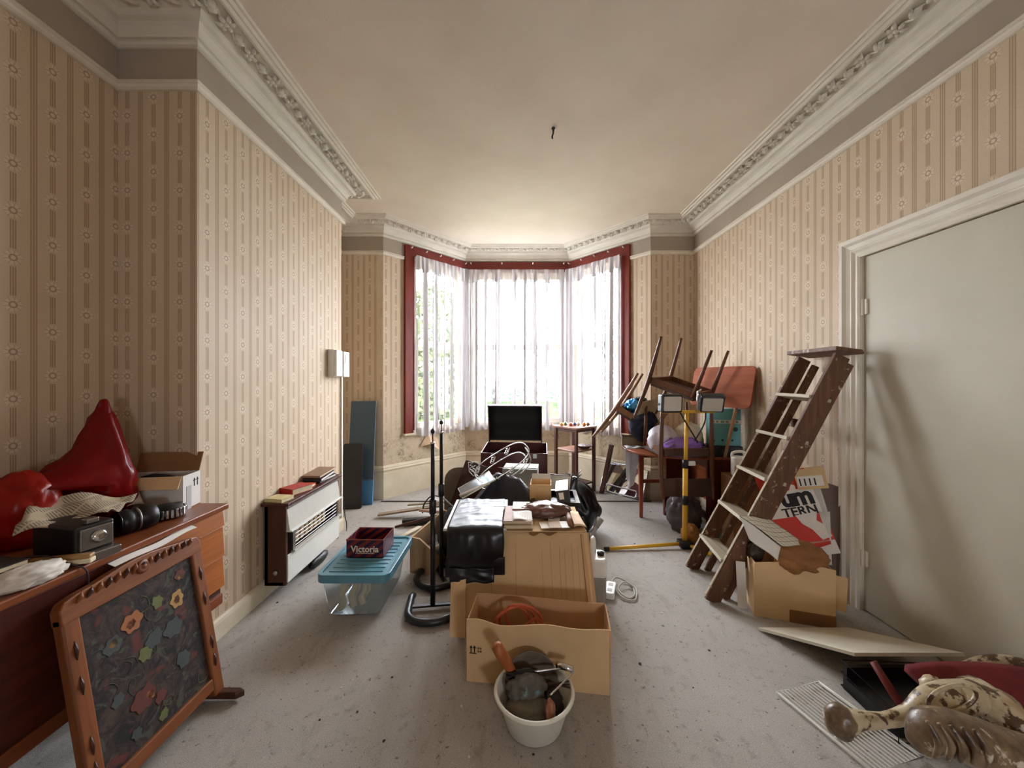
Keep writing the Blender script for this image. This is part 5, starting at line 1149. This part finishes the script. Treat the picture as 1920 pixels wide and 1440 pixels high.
def chair(label, M, wood, wv):
    t = thing('dining_chair', label, 'chair', M=M, group='upturned dining chairs on the table')
    for s in (-1, 1):
        pts = smooth_path([(s*0.215,-0.235,0),(s*0.22,-0.226,0.25),(s*0.225,-0.222,0.45),(s*0.225,-0.232,0.62),(s*0.218,-0.252,0.82)], 4)
        P('back_post', MB().tube(pts, lerp_list([0.013,0.019,0.022,0.019,0.013], 4), 8), wood, t, smooth=True)
        P('leg', MB().tube([(s*0.20,0.215,0),(s*0.215,0.20,0.43)], [0.012,0.021], 8), wood, t, smooth=True)
        P('side_rail', MB().box(s*0.205-0.011,-0.20,0.385,s*0.205+0.011,0.20,0.445), wood, t, bevel=0.003)
    P('front_rail', MB().box(-0.20,0.192,0.385,0.20,0.214,0.445), wood, t, bevel=0.003); P('back_rail', MB().box(-0.21,-0.215,0.385,0.21,-0.193,0.445), wood, t, bevel=0.003)
    P('seat', MB().prism([(-0.215,-0.20),(0.215,-0.20),(0.225,0.215),(-0.225,0.215)], 0.43, 0.46), m_wv_d, t, bevel=0.008); P('seat_edge', MB().box(-0.20,-0.24,0.40,0.20,-0.2155,0.452), wv, t, bevel=0.008)
    P('backrest', MB().sheet(lambda a,b: (-0.215+0.43*a, -0.225-0.02*math.sin(PI*a)-0.03*b, 0.645+0.15*b), 10, 5, 0.012), wv, t)
    return t
FLIP = Matrix.Rotation(PI, 4, 'Y')
chair('upturned walnut chair with its dark woven back hanging before the table', TR(1.535, 3.605, 1.178) @ FLIP, w_chair, m_wv_d)
x_, f_ = V((.73,.685,.04)).normalized(), V((.745,-.578,-.32)); f_ = (f_ - x_*f_.dot(x_)).normalized()
chair('topmost upturned chair, four long legs pointing up at the wallpaper', frame((1.668,3.478,1.725), x_, f_, x_.cross(f_)), w_chair, m_wv_l)
x_, f_ = V((.42,.908,0)), V((.76,-.348,-.543)); f_ = (f_ - x_*f_.dot(x_)).normalized()
chair('upturned chair tilted furthest left against the right bay window', frame((1.555,4.03,1.34), x_, f_, x_.cross(f_)), w_chair_l, m_wv_l)
# rounded teak panel on a leg
_x = V((0.36,-0.93,0.0)).normalized(); _y = V((0.93*0.2,0.36*0.2,0.975)).normalized()
tp = thing('tray_table_top', 'rounded-corner reddish teak panel with a wooden leg behind the chairs', 'panel', M=frame((1.955,3.60,1.335), _x, _y, _x.cross(_y)))
P('panel', MB().prism(rrect(0.66,0.38,0.05,5), -0.008, 0.008), WOOD('reddish_teak_panel', (146,74,46), (172,98,64), axis=0, scale=6, rough=0.65, spec=0.2), tp, bevel=0.003)
ob('leg', MB().tube([(2.0,3.47,1.24),(1.995,3.42,1.15),(1.868,3.37,0.72)], [0.012,0.016,0.014], 8), WOOD('pale_leg', (158,118,84), (190,150,112), axis=2), tp, smooth=True)
# turquoise box, black case, bags, cloths
tq = thing('printed_box', 'turquoise printed box with a white band against the right wall', 'box', M=TR(1.935, 3.52, TT+0.105, R(-14)))
m_tq = M_('turquoise_print', (96,164,168), 0.5, var=0.08)
P('body', MB().box(-0.13,-0.06,0,0.13,0.06,0.33), m_tq, tq, bevel=0.004)
P('white_band', MB().box(-0.131,-0.0615,0.20,0.131,-0.0605,0.232), m_cardw, tq)
for k, wd in enumerate((0.028,0.02,0.03,0.024,0.03,0.022)): P('printed_mark', MB().box(-0.115+0.04*k,-0.0625,0.206,-0.115+0.04*k+wd,-0.0612,0.226), M_('grey_teal_print', (120,150,150), 0.6), tq)
for x, z, r_ in ((0.085,0.15,0.020),(-0.02,0.05,0.010),(0.06,0.05,0.010),(-0.09,0.04,0.008)): P('printed_figure', MB().lathe([(r_,0),(r_*0.9,0.001),(0.0,0.0012)], 14, M=TR(x,-0.0604,z,0,R(90))), M_('dark_teal_print', (24,58,66), 0.6), tq)
tag(ob('black_case', MB().box(-0.15,-0.075,0,0.15,0.075,0.10), m_black, bevel=0.006), 'black case under the turquoise box', 'case').matrix_basis = TR(1.93, 3.53, TT+0.002, R(-14))
tag(ob('pillow_bag', blob((1.43, 3.64, TT+0.13), (0.13,0.11,0.13), 101, 0.10, 2, floor=TT+0.002), M_('lilac_white_plastic', (206,202,212), 0.4, var=0.04), smooth=True), 'stuffed whitish plastic bag on the table between the chair legs', 'bag')
tag(ob('straw_bag', blob((1.67, 3.64, TT+0.14), (0.12,0.10,0.14), 104, 0.14, 3, floor=TT+0.002), M_('straw_plastic', (206,190,160), 0.5, var=0.14), smooth=True), 'bulging straw-coloured bag on the table', 'bag')
tag(ob('purple_cloth', blob((1.56, 3.50, TT+0.075), (0.14,0.055,0.075), 107, 0.38, 3.2, floor=TT+0.002), M_('purple_satin', (146,108,190), 0.35, var=0.15), smooth=True), 'shiny purple cloth bunched at the table edge', 'cloth')
tag(ob('navy_jacket', blob((1.36, 3.98, TT+0.23), (0.13,0.13,0.15), 110, 0.14, 2.2), M_('navy_cloth', (22,24,40), 0.9), smooth=True), 'dark navy jacket bundled between the upturned chairs', 'jacket')
tag(ob('blue_foil', blob((1.31, 4.10, 1.125), (0.075,0.06,0.055), 113, 0.35, 3), M_('bright_blue_foil', (30,120,200), 0.2, metal=0.4, c2=(90,180,230), scale=30), smooth=True), 'bright blue foil packet on the tilted chair', 'packet')
tag(ob('black_rag', blob((1.37, 4.12, 1.18), (0.06,0.06,0.03), 114, 0.3, 3), m_black, smooth=True), 'black rag above the bright blue foil packet', 'rag')
open_box('cardboard_tray', 'shallow olive-brown cardboard tray under the tilted chair', 'tray', TR(1.33, 4.12, TT+0.002, R(-12)), 0.30, 0.20, 0.09, M_('olive_card', (120,106,80), 0.85), m_card_in)
tag(ob('magazine', MB().sheet(lambda s,t: (1.33+0.15*s+0.04*t, 3.70+0.19*t-0.05*s, TT+0.010+0.02*math.sin(s*2.6)), 8, 6, 0.010), M_('magazine_grey', (198,194,182), 0.5, c2=(150,146,136), scale=26), smooth=True), 'open grey magazine on the raised table leaf', 'magazine')
def cloth(s, t):
    x0 = 1.15 + 0.22*s; q = t*0.55
    if q < 0.14: return V((x0+0.02-q*0.1, 4.02-q*1.1+0.03*s, TT+0.010+0.006*math.sin(s*12)))
    r = q-0.14; pinch = 1-0.7*r/0.41
    return V((1.115+(0.20*s+0.02)*pinch+0.05*(1-pinch)+0.015*math.sin(s*9)*(r*3), 3.86+0.07*s*pinch+0.03*math.cos(s*11)*r*2, TT+0.010-r*(0.75+0.25*math.sin(s*PI))))
tag(ob('dust_cloth', MB().sheet(cloth, 18, 22, 0.003), M_('grey_white_cloth', (194,190,192), 0.85), smooth=True), 'grey-white cloth hanging off the raised table leaf', 'cloth')
# mirror and crate by the bay wall
mr = thing('mirror', 'chrome-edged mirror leaning low against the right bay wall', 'mirror', M=frame((1.30,4.62,0.0), V((0.66,-0.75,0)).normalized(), V((0.75*0.38,0.66*0.38,0.92)).normalized(), V((0.66,-0.75,0)).normalized().cross(V((0.75*0.38,0.66*0.38,0.92)).normalized())))
m_mir = M_('mirror_silver', (200,206,204), 0.03, metal=1.0, var=0.02)
P('glass', MB().prism(rrect(0.56,0.36,0.03,4), 0.0, 0.008, M=TR(0,0.185,0)), m_mir, mr, bevel=0.006)
P('frame', MB().tube([(x,y+0.185,0.004) for x,y in rrect(0.58,0.38,0.04,5)], 0.011, 8, closed=True), m_chrome, mr, smooth=True)
P('tray_edge', MB().tube([(x,y+0.06,0.03) for x,y in rrect(0.44,0.08,0.03,5)], 0.007, 8, closed=True), m_chrome, mr, smooth=True)
stick('post', 'dark wooden post leaning beside the mirror', 'post', (1.10,4.72,0.0), (1.20,4.62,0.62), 0.045, 0.045, w_dark_z)
# under the table
tag(ob('grey_bag', blob((1.60, 3.58, 0.16), (0.13,0.13,0.17), 120, 0.2, 2.6, floor=0.002), M_('grey_polythene', (92,86,92), 0.3, var=0.2), smooth=True), 'grey polythene bag under the table behind the yellow stand', 'bag')
tag(ob('amber_wrap', blob((1.545, 3.33, 0.065), (0.06,0.07,0.07), 123, 0.25, 2.6, floor=0.002), M_('amber_paper', (166,112,60), 0.35, var=0.2), smooth=True), 'crumpled amber wrapping on the carpet by the yellow stand foot', 'wrapping')
tag(ob('black_radio', MB().box(-0.11,-0.04,0,0.11,0.04,0.11), m_black, bevel=0.008), 'black box standing on the table foot under the hanging chair back', 'box').matrix_basis = TR(1.68, 3.86, 0.242)
# twin work lights on a yellow tripod
m_yel = M_('yellow_enamel', (226,176,54), 0.35, var=0.06, scale=20)
wl = thing('work_light', 'twin-lamp work light on a yellow tripod before the table', 'work light', (1.44, 3.22, 0))
px, py = 1.44, 3.20
ob('lower_pole', MB().tube([(px,py,0.03),(px+0.005,py,0.70)], 0.021, 14), m_yel, wl, smooth=True)
ob('upper_pole', MB().tube([(px+0.005,py,0.69),(px+0.018,py,1.13)], 0.016, 14), m_yel, wl, smooth=True)
for z0, z1, r_ in ((0.36,0.435,0.0245),(0.665,0.735,0.0245)): ob('collar', MB().tube([(px+0.003,py,z0),(px+0.005,py,z1)], r_, 14), m_black, wl, smooth=True)
ob('tightening_knob', MB().box(px+0.025,py-0.012,0.685,px+0.085,py+0.012,0.72), m_whiteplas, wl, bevel=0.004)
ob('cross_bar', MB().box(px-0.205,py-0.013,1.122,px+0.245,py+0.013,1.146), m_yel, wl, bevel=0.004)
ob('hub', MB().box(px-0.05,py-0.05,0.012,px+0.05,py+0.05,0.06), m_black, wl, bevel=0.006)
for (ex, ey) in ((0.785, 3.145), (1.70, 3.55), (1.66, 2.90)):
    g = ob('leg', MB().tube([(px,py,0.035),(ex,ey,0.016)], 0.014, 10), m_yel, wl, smooth=True)
    d_ = (V((ex,ey,0.016))-V((px,py,0.035))).normalized(); ob('foot', MB().tube([V((ex,ey,0.016))-d_*0.01, V((ex,ey,0.016))+d_*0.03], 0.0165, 10), m_black, g, smooth=True)
m_lens = M_('frosted_lamp_glass', (206,202,192), 0.25, var=0.05)
def lamp(x, tilt, yaw):
    Mx = TR(x, py-0.05, 1.205, R(yaw), R(tilt)); t = MB().box(-0.092,-0.02,-0.075,0.092,0.05,0.075, M=Mx)
    g = ob('lamp_housing', t, m_black, wl, bevel=0.012)
    ob('lens', MB().prism(rrect(0.15,0.118,0.01), 0, 0.006, M=Mx @ TR(0,-0.0205,0,0,R(90))), m_lens, g)
    ob('bracket', MB().tube([Mx @ V((-0.10,0.02,0)), V((x-0.06,py,1.15)), V((x+0.0,py,1.146))], 0.006, 8), m_chrome, g)
    ob('fin', MB().box(-0.07,0.05,-0.06,0.07,0.062,0.06, M=Mx), m_steel, g)
lamp(px-0.135, 4, 8); lamp(px+0.20, 26, -14)
ob('bracket_clamp', MB().tube([(px+0.09,py-0.03,1.13),(px+0.095,py-0.03,1.30),(px+0.12,py-0.03,1.32)], 0.010, 8), m_chrome, wl, smooth=True)
ob('flex', MB().tube(smooth_path([(px-0.06,py-0.05,1.13),(px+0.0,py-0.06,1.02),(px+0.07,py-0.05,0.91),(px+0.085,py-0.045,0.88)], 5), 0.006, 7), m_black, wl, smooth=True)
ob('flex', MB().tube(smooth_path([(px+0.16,py-0.03,1.13),(px+0.14,py-0.05,1.05),(px+0.09,py-0.05,0.95),(px+0.06,py-0.045,0.90)], 5), 0.006, 7), m_black, wl, smooth=True)

# ladder leaning on the right wall
w_lad = WOOD('ladder_paint_worn', (88,58,42), (120,84,62), axis=2, scale=10, rough=0.6, wear=(188,174,152), wear_t=0.60)
w_tread = WOOD('ladder_tread_paint', (158,148,126), (196,186,164), axis=1, scale=10, rough=0.65, wear=(96,70,54), wear_t=0.64)
w_edge = WOOD('ladder_edge_worn_lit', (150,132,108), (188,172,146), axis=2, scale=12, rough=0.7, wear=(92,66,50), wear_t=0.6)  # pale stile edges: worn paint, with window light put into the colour
ldr = thing('step_ladder', 'paint-splashed wooden step ladder folded and leaning by the door', 'ladder', (1.26, 2.6, 0))
fF, fN = V((1.285,2.845,0)), V((1.215,2.425,0)); tF, tN = V((2.005,2.665,1.575)), V((1.985,2.335,1.575))
def plank_between(p, q, wdir, w_, t_, mat, name, par):
    p, q = V(p), V(q); z = (q-p).normalized(); x = V(wdir); x = (x - z*x.dot(z)).normalized(); y = z.cross(x); L = (q-p).length
    return ob(name, MB().box(-w_/2,-t_/2,0,w_/2,t_/2,L, M=frame(p,x,y,z)), mat, par, bevel=0.003)
wdir = V((1,0,-0.45))
for p, q in ((fF,tF),(fN,tN)):
    st = plank_between(p+V((0.045,0,0.0)), q+V((0.02,0,-0.03)), wdir, 0.092, 0.024, w_lad, 'stile', ldr)
    ew = V(wdir).normalized()*0.0465; plank_between(p+V((0.045,0,0.02))-ew, q+V((0.02,0,-0.05))-ew, wdir, 0.003, 0.018, w_edge, 'lit_worn_edge', st)
for p, q in ((fF+V((0.145,-0.03,0)), tF+V((0.085,-0.02,-0.08))), (fN+V((0.145,0.03,0)), tN+V((0.085,0.02,-0.08)))):
    plank_between(p, q, wdir, 0.045, 0.022, w_lad, 'rear_leg', ldr)
ob('rear_rail', bar(MB(), fF+V((0.21,-0.03,0.14)), fN+V((0.21,0.03,0.14)), 0.02, 0.06), w_lad, ldr, bevel=0.003)
ob('rear_rail', bar(MB(), fF+V((0.70,-0.09,1.1)), fN+V((0.70,0.03,1.1)), 0.02, 0.06), w_lad, ldr, bevel=0.003)
for k in range(5):
    q = 0.155 + 0.165*k; a, b = fF.lerp(tF, q)+V((0.045,0.0,0)), fN.lerp(tN, q)+V((0.045,0.0,0)); y = (a-b).normalized(); x = V((math.cos(R(14)),0,-math.sin(R(14)))); x = (x - y*x.dot(y)).normalized(); z = x.cross(y)
    ob('tread', MB().box(-0.066,0,-0.011,0.066,(a-b).length,0.011, M=frame(b,x,y,z)), w_tread, ldr, bevel=0.003)
y = (tF-tN).normalized(); cm_ = frame((tF+tN)/2+V((0.025,0,0.0)), V((0.99,0,-0.14)).normalized(), y, V((0.99,0,-0.14)).normalized().cross(y))
ob('top_cap', MB().box(-0.085,-0.225,-0.012,0.085,0.225,0.014, M=cm_), w_lad, ldr, bevel=0.005)

# carton and papers behind the ladder
ck = thing('cardboard_box', 'open brown carton full of papers between the ladder and the door', 'box', M=TR(1.665, 2.335, 0, R(-18)))
w, d, h = 0.40, 0.24, 0.315; th = 0.006
P('bottom', MB().box(-w/2,-d/2,0,w/2,d/2,th), m_card_in, ck)
P('front_panel', MB().sheet(lambda s,t: (-w/2+w*s, -d/2-0.006*t, t*(0.315+0.03*math.sin(s*2.6))), 14, 5, th), m_card, ck)
P('back_panel', MB().box(-w/2,d/2-th,0,w/2,d/2,h), m_card_in, ck); P('side_panel', MB().box(-w/2,-d/2,0,-w/2+th,d/2,h), m_card, ck); P('side_panel', MB().box(w/2-th,-d/2,0,w/2,d/2,h), m_card, ck)
P('side_flap', MB().sheet(lambda s,t: (w/2+0.05*t, -d/2-0.02*t+0.02*s, 0.30-0.20*s), 5, 4, 0.005), m_card, ck)
P('side_flap', MB().sheet(lambda s,t: (-w/2-0.03-0.05*s, -d/2+0.02+0.05*t, 0.02+0.26*t), 3, 5, 0.005), m_cardw, ck)
P('tape', MB().box(-0.02,-d/2-0.011,0.0,w/2,-d/2-0.004,0.07), m_card_dk, ck)
# carrier bag lettered um / TERN
nrm_ = V((-0.55,-0.80,0.22)).normalized(); xx = V((0.82,-0.56,0)); xx = (xx - nrm_*xx.dot(nrm_)).normalized(); yy = nrm_.cross(xx); rr_ = R(20); xr = xx*math.cos(rr_)+yy*math.sin(rr_); yr = -xx*math.sin(rr_)+yy*math.cos(rr_)
cbg = thing('carrier_bag', 'red and white carrier bag with black lettering standing behind the ladder', 'bag', M=frame(at(1484,950,2.52), xr, yr, nrm_))
m_redp = M_('red_print', (204,58,44), 0.55, var=0.05); m_blkp = M_('black_print', (18,16,18), 0.6)
P('body', MB().box(-0.14,-0.30,-0.05,0.15,0.22,0.0), m_paper, cbg, bevel=0.004)
P('red_top', MB().box(-0.141,0.10,0.0,0.151,0.221,0.0012), m_redp, cbg); P('red_base', MB().box(-0.141,-0.22,0.0,0.151,-0.062,0.0012), m_redp, cbg)
P('white_splash', MB().prism([(0.0,-0.055),(0.12,-0.05),(0.10,-0.10),(0.13,-0.13),(0.145,-0.20),(0.09,-0.215),(0.06,-0.15),(0.02,-0.11)], 0.0012, 0.002), m_paper, cbg)
for k in range(4): P('white_streak', MB().prism([(-0.10+0.06*k,0.095),(-0.06+0.06*k,0.095),(-0.055+0.06*k,0.125),(-0.075+0.06*k,0.135)], 0.0012, 0.002), m_paper, cbg)
P('lettering', text_mesh('lettering', 'um', 0.15, m_blkp, TR(0.045,0.050,0.0012), bold=0.007, spacing=0.88), None, cbg)
P('lettering', text_mesh('lettering', 'TERN', 0.078, m_blkp, TR(0.035,-0.035,0.0012), bold=0.0022), None, cbg)
P('white_rule', MB().box(-0.14,-0.006,0.0012,0.15,-0.002,0.0022), m_paper, cbg)
def gridmat():
    t = NT('squared_paper'); uvn = t.n('ShaderNodeUVMap'); s = t.n('ShaderNodeSeparateXYZ'); t.l(uvn.outputs[0], s.inputs[0])
    a = t.math('LESS_THAN', t.math('FRACT', t.math('MULTIPLY', s.outputs[0], 6)), 0.07); b = t.math('LESS_THAN', t.math('FRACT', t.math('MULTIPLY', s.outputs[1], 6)), 0.07)
    t.l(t.mix(t.math('MAXIMUM', a, b), lin((226,220,204)), lin((60,62,60))), t.b.inputs['Base Color']); t.b.inputs['Roughness'].default_value = 0.8; return t.m
def quad_sheet(name, c, n, mat, th, amp=0.006):   # c: four corners
    c = [V(p) for p in c]
    fn = lambda s, t: (c[0]*(1-s)+c[1]*s)*(1-t)+(c[3]*(1-s)+c[2]*s)*t + V((0,0,amp*math.sin(s*5+t*4)))
    mb = MB().sheet(fn, n, n, th); o = ob(name, mb, mat, smooth=True); uv = o.data.uv_layers.new(name='UVMap'); N = (n+1)*(n+1)
    for lp in o.data.loops:
        i = lp.vertex_index % N; uv.data[lp.index].uv = (i//(n+1)/n, (i % (n+1))/n)
    return o
gp = quad_sheet('squared_paper', [at(1386,968,2.20), at(1443,972,2.34), at(1512,1025,2.30), at(1465,1022,2.16)], 10, gridmat(), 0.002); tag(gp, 'white squared sheet curling over the brown carton by the ladder', 'paper')
o = quad_sheet('paper_sheet', [at(1386,969,2.195), at(1464,1023,2.155), at(1458,1052,2.17), at(1405,1010,2.18)], 8, m_paper, 0.002); tag(o, 'plain white folded sheet under the squared one by the ladder', 'paper')
tag(ob('brown_paper', blob((1.70, 2.28, 0.345), (0.13,0.10,0.075), 131, 0.22, 2.2), M_('kraft_brown', (146,98,56), 0.75, var=0.15), smooth=True), 'crumpled brown paper bulging out of the carton by the ladder', 'paper')
tag(ob('dark_jar', MB().lathe([(0.03,0.0),(0.045,0.01),(0.047,0.08),(0.03,0.10),(0.03,0.12),(0.0,0.12)], 16, M=TR(1.50,2.38,0.30,0,R(18))), M_('smoky_glass', (60,54,48), 0.15), smooth=True), 'smoky glass jar at the left of the carton by the ladder', 'jar')
for k, (q4, lab) in enumerate((([at(1512,905,2.55), at(1532,895,2.50), at(1552,960,2.45), at(1528,965,2.5)], 'short white sheet propped above the others near the door'), ([at(1525,962,2.46), at(1556,958,2.40), at(1560,1060,2.36), at(1520,1062,2.42)], 'long white sheet hanging down against the wall near the door'))):
    tag(quad_sheet('paper_sheet', q4, 6, m_cardw, 0.003, 0.004), lab, 'paper')
tag(quad_sheet('thin_strip', [at(1514,1022,2.40), at(1557,1014,2.37), at(1558,1020,2.37), at(1518,1032,2.40)], 4, m_redp, 0.003, 0.0), 'small red paper strip between the white sheets near the door', 'paper')
sbx = thing('small_carton', 'small carton with a striped white label behind the carrier bag', 'box', M=TR(1.955, 2.50, 0.70, R(-30), 0, R(-12)))
P('body', MB().box(-0.08,-0.05,0,0.08,0.05,0.12), m_card, sbx, bevel=0.003)
P('label', MB().box(-0.075,-0.0515,0.02,0.06,-0.0503,0.085), m_paper, sbx)
for k in range(4): P('stripe', MB().box(-0.065+0.026*k,-0.0525,0.025,-0.057+0.026*k,-0.0512,0.07), m_black, sbx)
tag(ob('board', MB().box(-0.012,-0.16,0,0.012,0.16,0.71), M_('wall_shadow_brown', (84,60,46), 0.8)), 'dark panel standing in for shadow on the wall behind the papers', 'board').matrix_basis = TR(2.055, 2.60, 0.0, R(0), 0, R(4))  # flat panel added for the shadow here, its dark tone painted in
kt = thing('plastic_jug', 'white plastic jug with black marks behind the upper ladder treads', 'jug', M=TR(1.90, 3.20, 0.60, R(-20)))
P('body', MB().prism(rrect(0.13,0.11,0.03), 0.0, 0.16), m_whiteplas, kt, bevel=0.012)
P('handle', MB().tube(smooth_path([(-0.06,0,0.15),(-0.05,0,0.19),(0.02,0,0.20),(0.05,0,0.16)], 5), 0.012, 8), m_whiteplas, kt, smooth=True)
P('mark', MB().box(0.0,-0.0565,0.11,0.03,-0.055,0.13), m_black, kt); P('peach_label', MB().box(-0.05,-0.0565,0.02,0.02,-0.055,0.09), M_('peach_label', (222,170,140), 0.6), kt)
tag(ob('cardboard_box', MB().box(-0.13,-0.13,0,0.13,0.13,0.598), m_card_dk, bevel=0.004), 'dark brown carton carrying the white jug behind the ladder', 'box').matrix_basis = TR(1.93, 3.20, 0, R(-8))

# ================================================================== RIGHT FOREGROUND
A_, B_ = V((1.373,2.14,0.004)), V((1.875,2.14,0.004)); dv = V((0.19,-0.39,0.135))
w_wb = M_('white_laminate', (214,208,190), 0.5, var=0.05)
nb = (B_-A_).cross(dv).normalized(); nb = nb if nb.z > 0 else -nb
tag(ob('white_board', MB().hexa([A_,B_,B_+dv,A_+dv], [p+nb*0.014 for p in (A_,B_,B_+dv,A_+dv)]), w_wb), 'white laminate board propped at a slant on the carpet by the door', 'board')
fg = thing('wire_fireguard', 'blackened wire fireguard under the slanted white board', 'fireguard', (1.66, 1.62, 0))
m_wire = M_('black_wire', (34,32,32), 0.5, metal=0.6)
ob('dark_filler_tray', MB().box(1.50,1.50,0.002,1.90,1.74,0.055).box(1.50,1.72,0.055,1.90,1.74,0.11), m_black, fg)  # black tray added to keep the space under the board dark
for z in (0.01, 0.07, 0.125): ob('rail', MB().tube([(1.48,1.47,z),(1.92,1.44,z),(1.93,1.72,z),(1.50,1.75,z)], 0.003, 6, closed=True), m_wire, fg)
for k in range(10): ob('wire', MB().tube([(1.48+0.049*k,1.47-0.0033*k,0.005),(1.48+0.049*k,1.47-0.0033*k,0.13)], 0.002, 5), m_wire, fg)
tag(ob('red_rod', MB().tube([(1.505,1.60,0.225),(1.53,1.54,0.14),(1.56,1.47,0.05)], [0.014,0.016,0.016], 10), M_('dark_red_paint', (112,30,26), 0.5), smooth=True), 'short dark red rod sticking up by the fireguard', 'rod')
# oven shelf
p0, p1, p3 = V((1.173,1.706,0.012)), V((1.41,1.765,0.012)), V((1.275,1.355,0.012)); ex_, ey_ = p1-p0, p3-p0
osf = thing('oven_shelf', 'pale wire oven shelf lying flat on the carpet at the right', 'oven shelf', p0)
ob('frame', MB().tube([p0, p1, p1+ey_, p3], 0.0045, 8, closed=True), m_whiteplas, osf, smooth=True)
for k in range(13):
    q = (k+0.5)/13; ob('rod', MB().tube([p0+ex_*q, p3+ex_*q], 0.0024, 6), m_whiteplas, osf)
ob('cross_rod', MB().tube([p0+ey_*0.62-V((0,0,0.004)), p1+ey_*0.62-V((0,0,0.004))], 0.0045, 6), m_whiteplas, osf)
# toppled ornate chair
m_gilt = M_('chipped_cream_paint', (204,192,164), 0.35, c2=(160,138,100), scale=14, spot=(84,58,36), spot_scale=24, spot_t=0.53, bump=0.35, bscale=40)
m_giltd = M_('worn_dark_gilt', (140,118,88), 0.35, c2=(62,44,34), scale=22, spot=(206,196,176), spot_scale=16, spot_t=0.60, bump=0.5, bscale=36)
m_velv = M_('maroon_velvet', (108,30,32), 0.85, var=0.2, scale=20)
oc_ = thing('ornate_chair', 'toppled ornate chair with chipped cream cabriole legs and maroon velvet seat', 'chair', (1.55, 1.25, 0))
pts = [at(1560,1360,1.27), at(1585,1352,1.265), at(1612,1350,1.26), at(1660,1350,1.255), at(1705,1338,1.25), at(1745,1315,1.25), at(1790,1308,1.26), at(1835,1306,1.30), at(1880,1320,1.36)]
ob('leg', MB().tube(smooth_path(pts, 5), lerp_list([0.022,0.044,0.030,0.023,0.028,0.044,0.054,0.052,0.05], 5), 16, flat=0.85), m_gilt, oc_, smooth=True)
ob('hoof_foot', blob(at(1575,1352,1.262), (0.038,0.040,0.046), 141, 0.16, 2.4, sub=3), m_giltd, oc_, smooth=True)
ob('knee_scroll', MB().tube([at(1785,1310,1.20)+V((0.075*math.cos(a), 0, 0.040*math.sin(a)+0.015*math.cos(a))) for a in [2*PI*k/24 for k in range(24)]], 0.006, 8, closed=True), m_gilt, oc_, smooth=True)
pts = [at(1722,1400,1.10), at(1745,1372,1.09), at(1790,1378,1.08), at(1850,1400,1.08), at(1930,1430,1.10), at(2010,1450,1.14)]
ob('leg', MB().tube(smooth_path(pts, 5), lerp_list([0.03,0.058,0.066,0.070,0.075,0.07], 5), 18, flat=0.8), m_giltd, oc_, smooth=True)
for k in range(5):
    a = at(1738+22*k,1352+4*k,1.03); b = at(1752+24*k,1420+4*k,1.02); ob('carved_ridge', MB().tube(smooth_path([a, (a+b)/2+V((0.008,-0.012,0)), b], 5), lerp_list([0.005,0.009,0.005], 5), 8), m_giltd, oc_, smooth=True)
ob('seat_rail', MB().tube(smooth_path([at(1830,1305,1.34), at(1870,1335,1.25), at(1930,1390,1.2), at(2010,1440,1.2)], 5), 0.062, 14), m_gilt, oc_, smooth=True)
def velvet(s, t):
    a = R(138-98*s); c = V((1.80,1.36,0.0)); r_ = 0.36+0.0*t; z = 0.315-0.10*(1-math.sin(a))*1.2 - 0.13*t
    return V((c.x+r_*math.cos(a)+0.04*t, c.y-0.10*s+0.16*(1-t)-0.02, z + 0.02*math.sin(t*PI)))
ob('velvet_seat', MB().sheet(velvet, 24, 8, 0.05), m_velv, oc_, smooth=True)
ob('seat_pad', blob((1.85, 1.45, 0.14), (0.25,0.13,0.125), 151, 0.04, 2, floor=0.004), m_velv, oc_, smooth=True)
ob('seat_edge_scroll', blob(at(1750,1290,1.40), (0.032,0.03,0.035), 149, 0.2, 3, sub=3), m_gilt, oc_, smooth=True)
ob('back_frame', MB().tube(smooth_path([at(1810,1262,1.62), at(1850,1248,1.60), at(1900,1248,1.56), at(1990,1275,1.5)], 5), 0.036, 12), m_gilt, oc_, smooth=True)
ob('support_leg', MB().tube([(1.62,1.30,0.26),(1.66,1.33,0.0)], [0.04,0.03], 12), m_giltd, oc_, smooth=True)
tag(ob('ball_foot', MB().lathe([(0.02,0.0),(0.032,0.008),(0.036,0.03),(0.026,0.052),(0.018,0.06),(0.03,0.07),(0.0,0.074)], 18, M=TR(1.18,1.245,0.016)), M_('grey_brown_wood_turning', (112,98,88), 0.5, var=0.2), smooth=True), 'turned grey-brown furniture foot standing on the oven shelf corner', 'furniture foot')

# scraps on the carpet
rs = random.Random(5); m_scr = [M_('scrap_pale', (214,206,192), 0.8), M_('scrap_dark', (58,44,36), 0.8)]
spots = [(865,1325),(670,1335),(1000,1415),(560,1200),(735,1270),(760,1165),(650,1195),(1225,1005),(1190,1020),(1240,1150),(770,1095),(520,1130),(640,1290),(1200,1245),(1300,1290),(1180,1395),(600,1350),(720,1390),(880,1420),(1330,1220),(1220,960),(1250,985)]
for k, (u, v) in enumerate(spots):
    g = gnd(u, v); s = rs.uniform(0.003, 0.007); dk = k % 3 != 0
    o = ob('scrap', MB().prism([(s*rs.uniform(0.6,1.4)*math.cos(a), s*rs.uniform(0.6,1.4)*math.sin(a)) for a in [2*PI*i/6 for i in range(6)]], 0.0, 0.003, M=TR(g.x, g.y, 0.0005, rs.uniform(0,3))), m_scr[1 if dk else 0])
    tag(o, 'dark speck of debris lying on the grey carpet' if dk else 'pale chip of plaster lying on the grey carpet', 'debris', 'dark specks on the carpet' if dk else 'pale chips on the carpet')
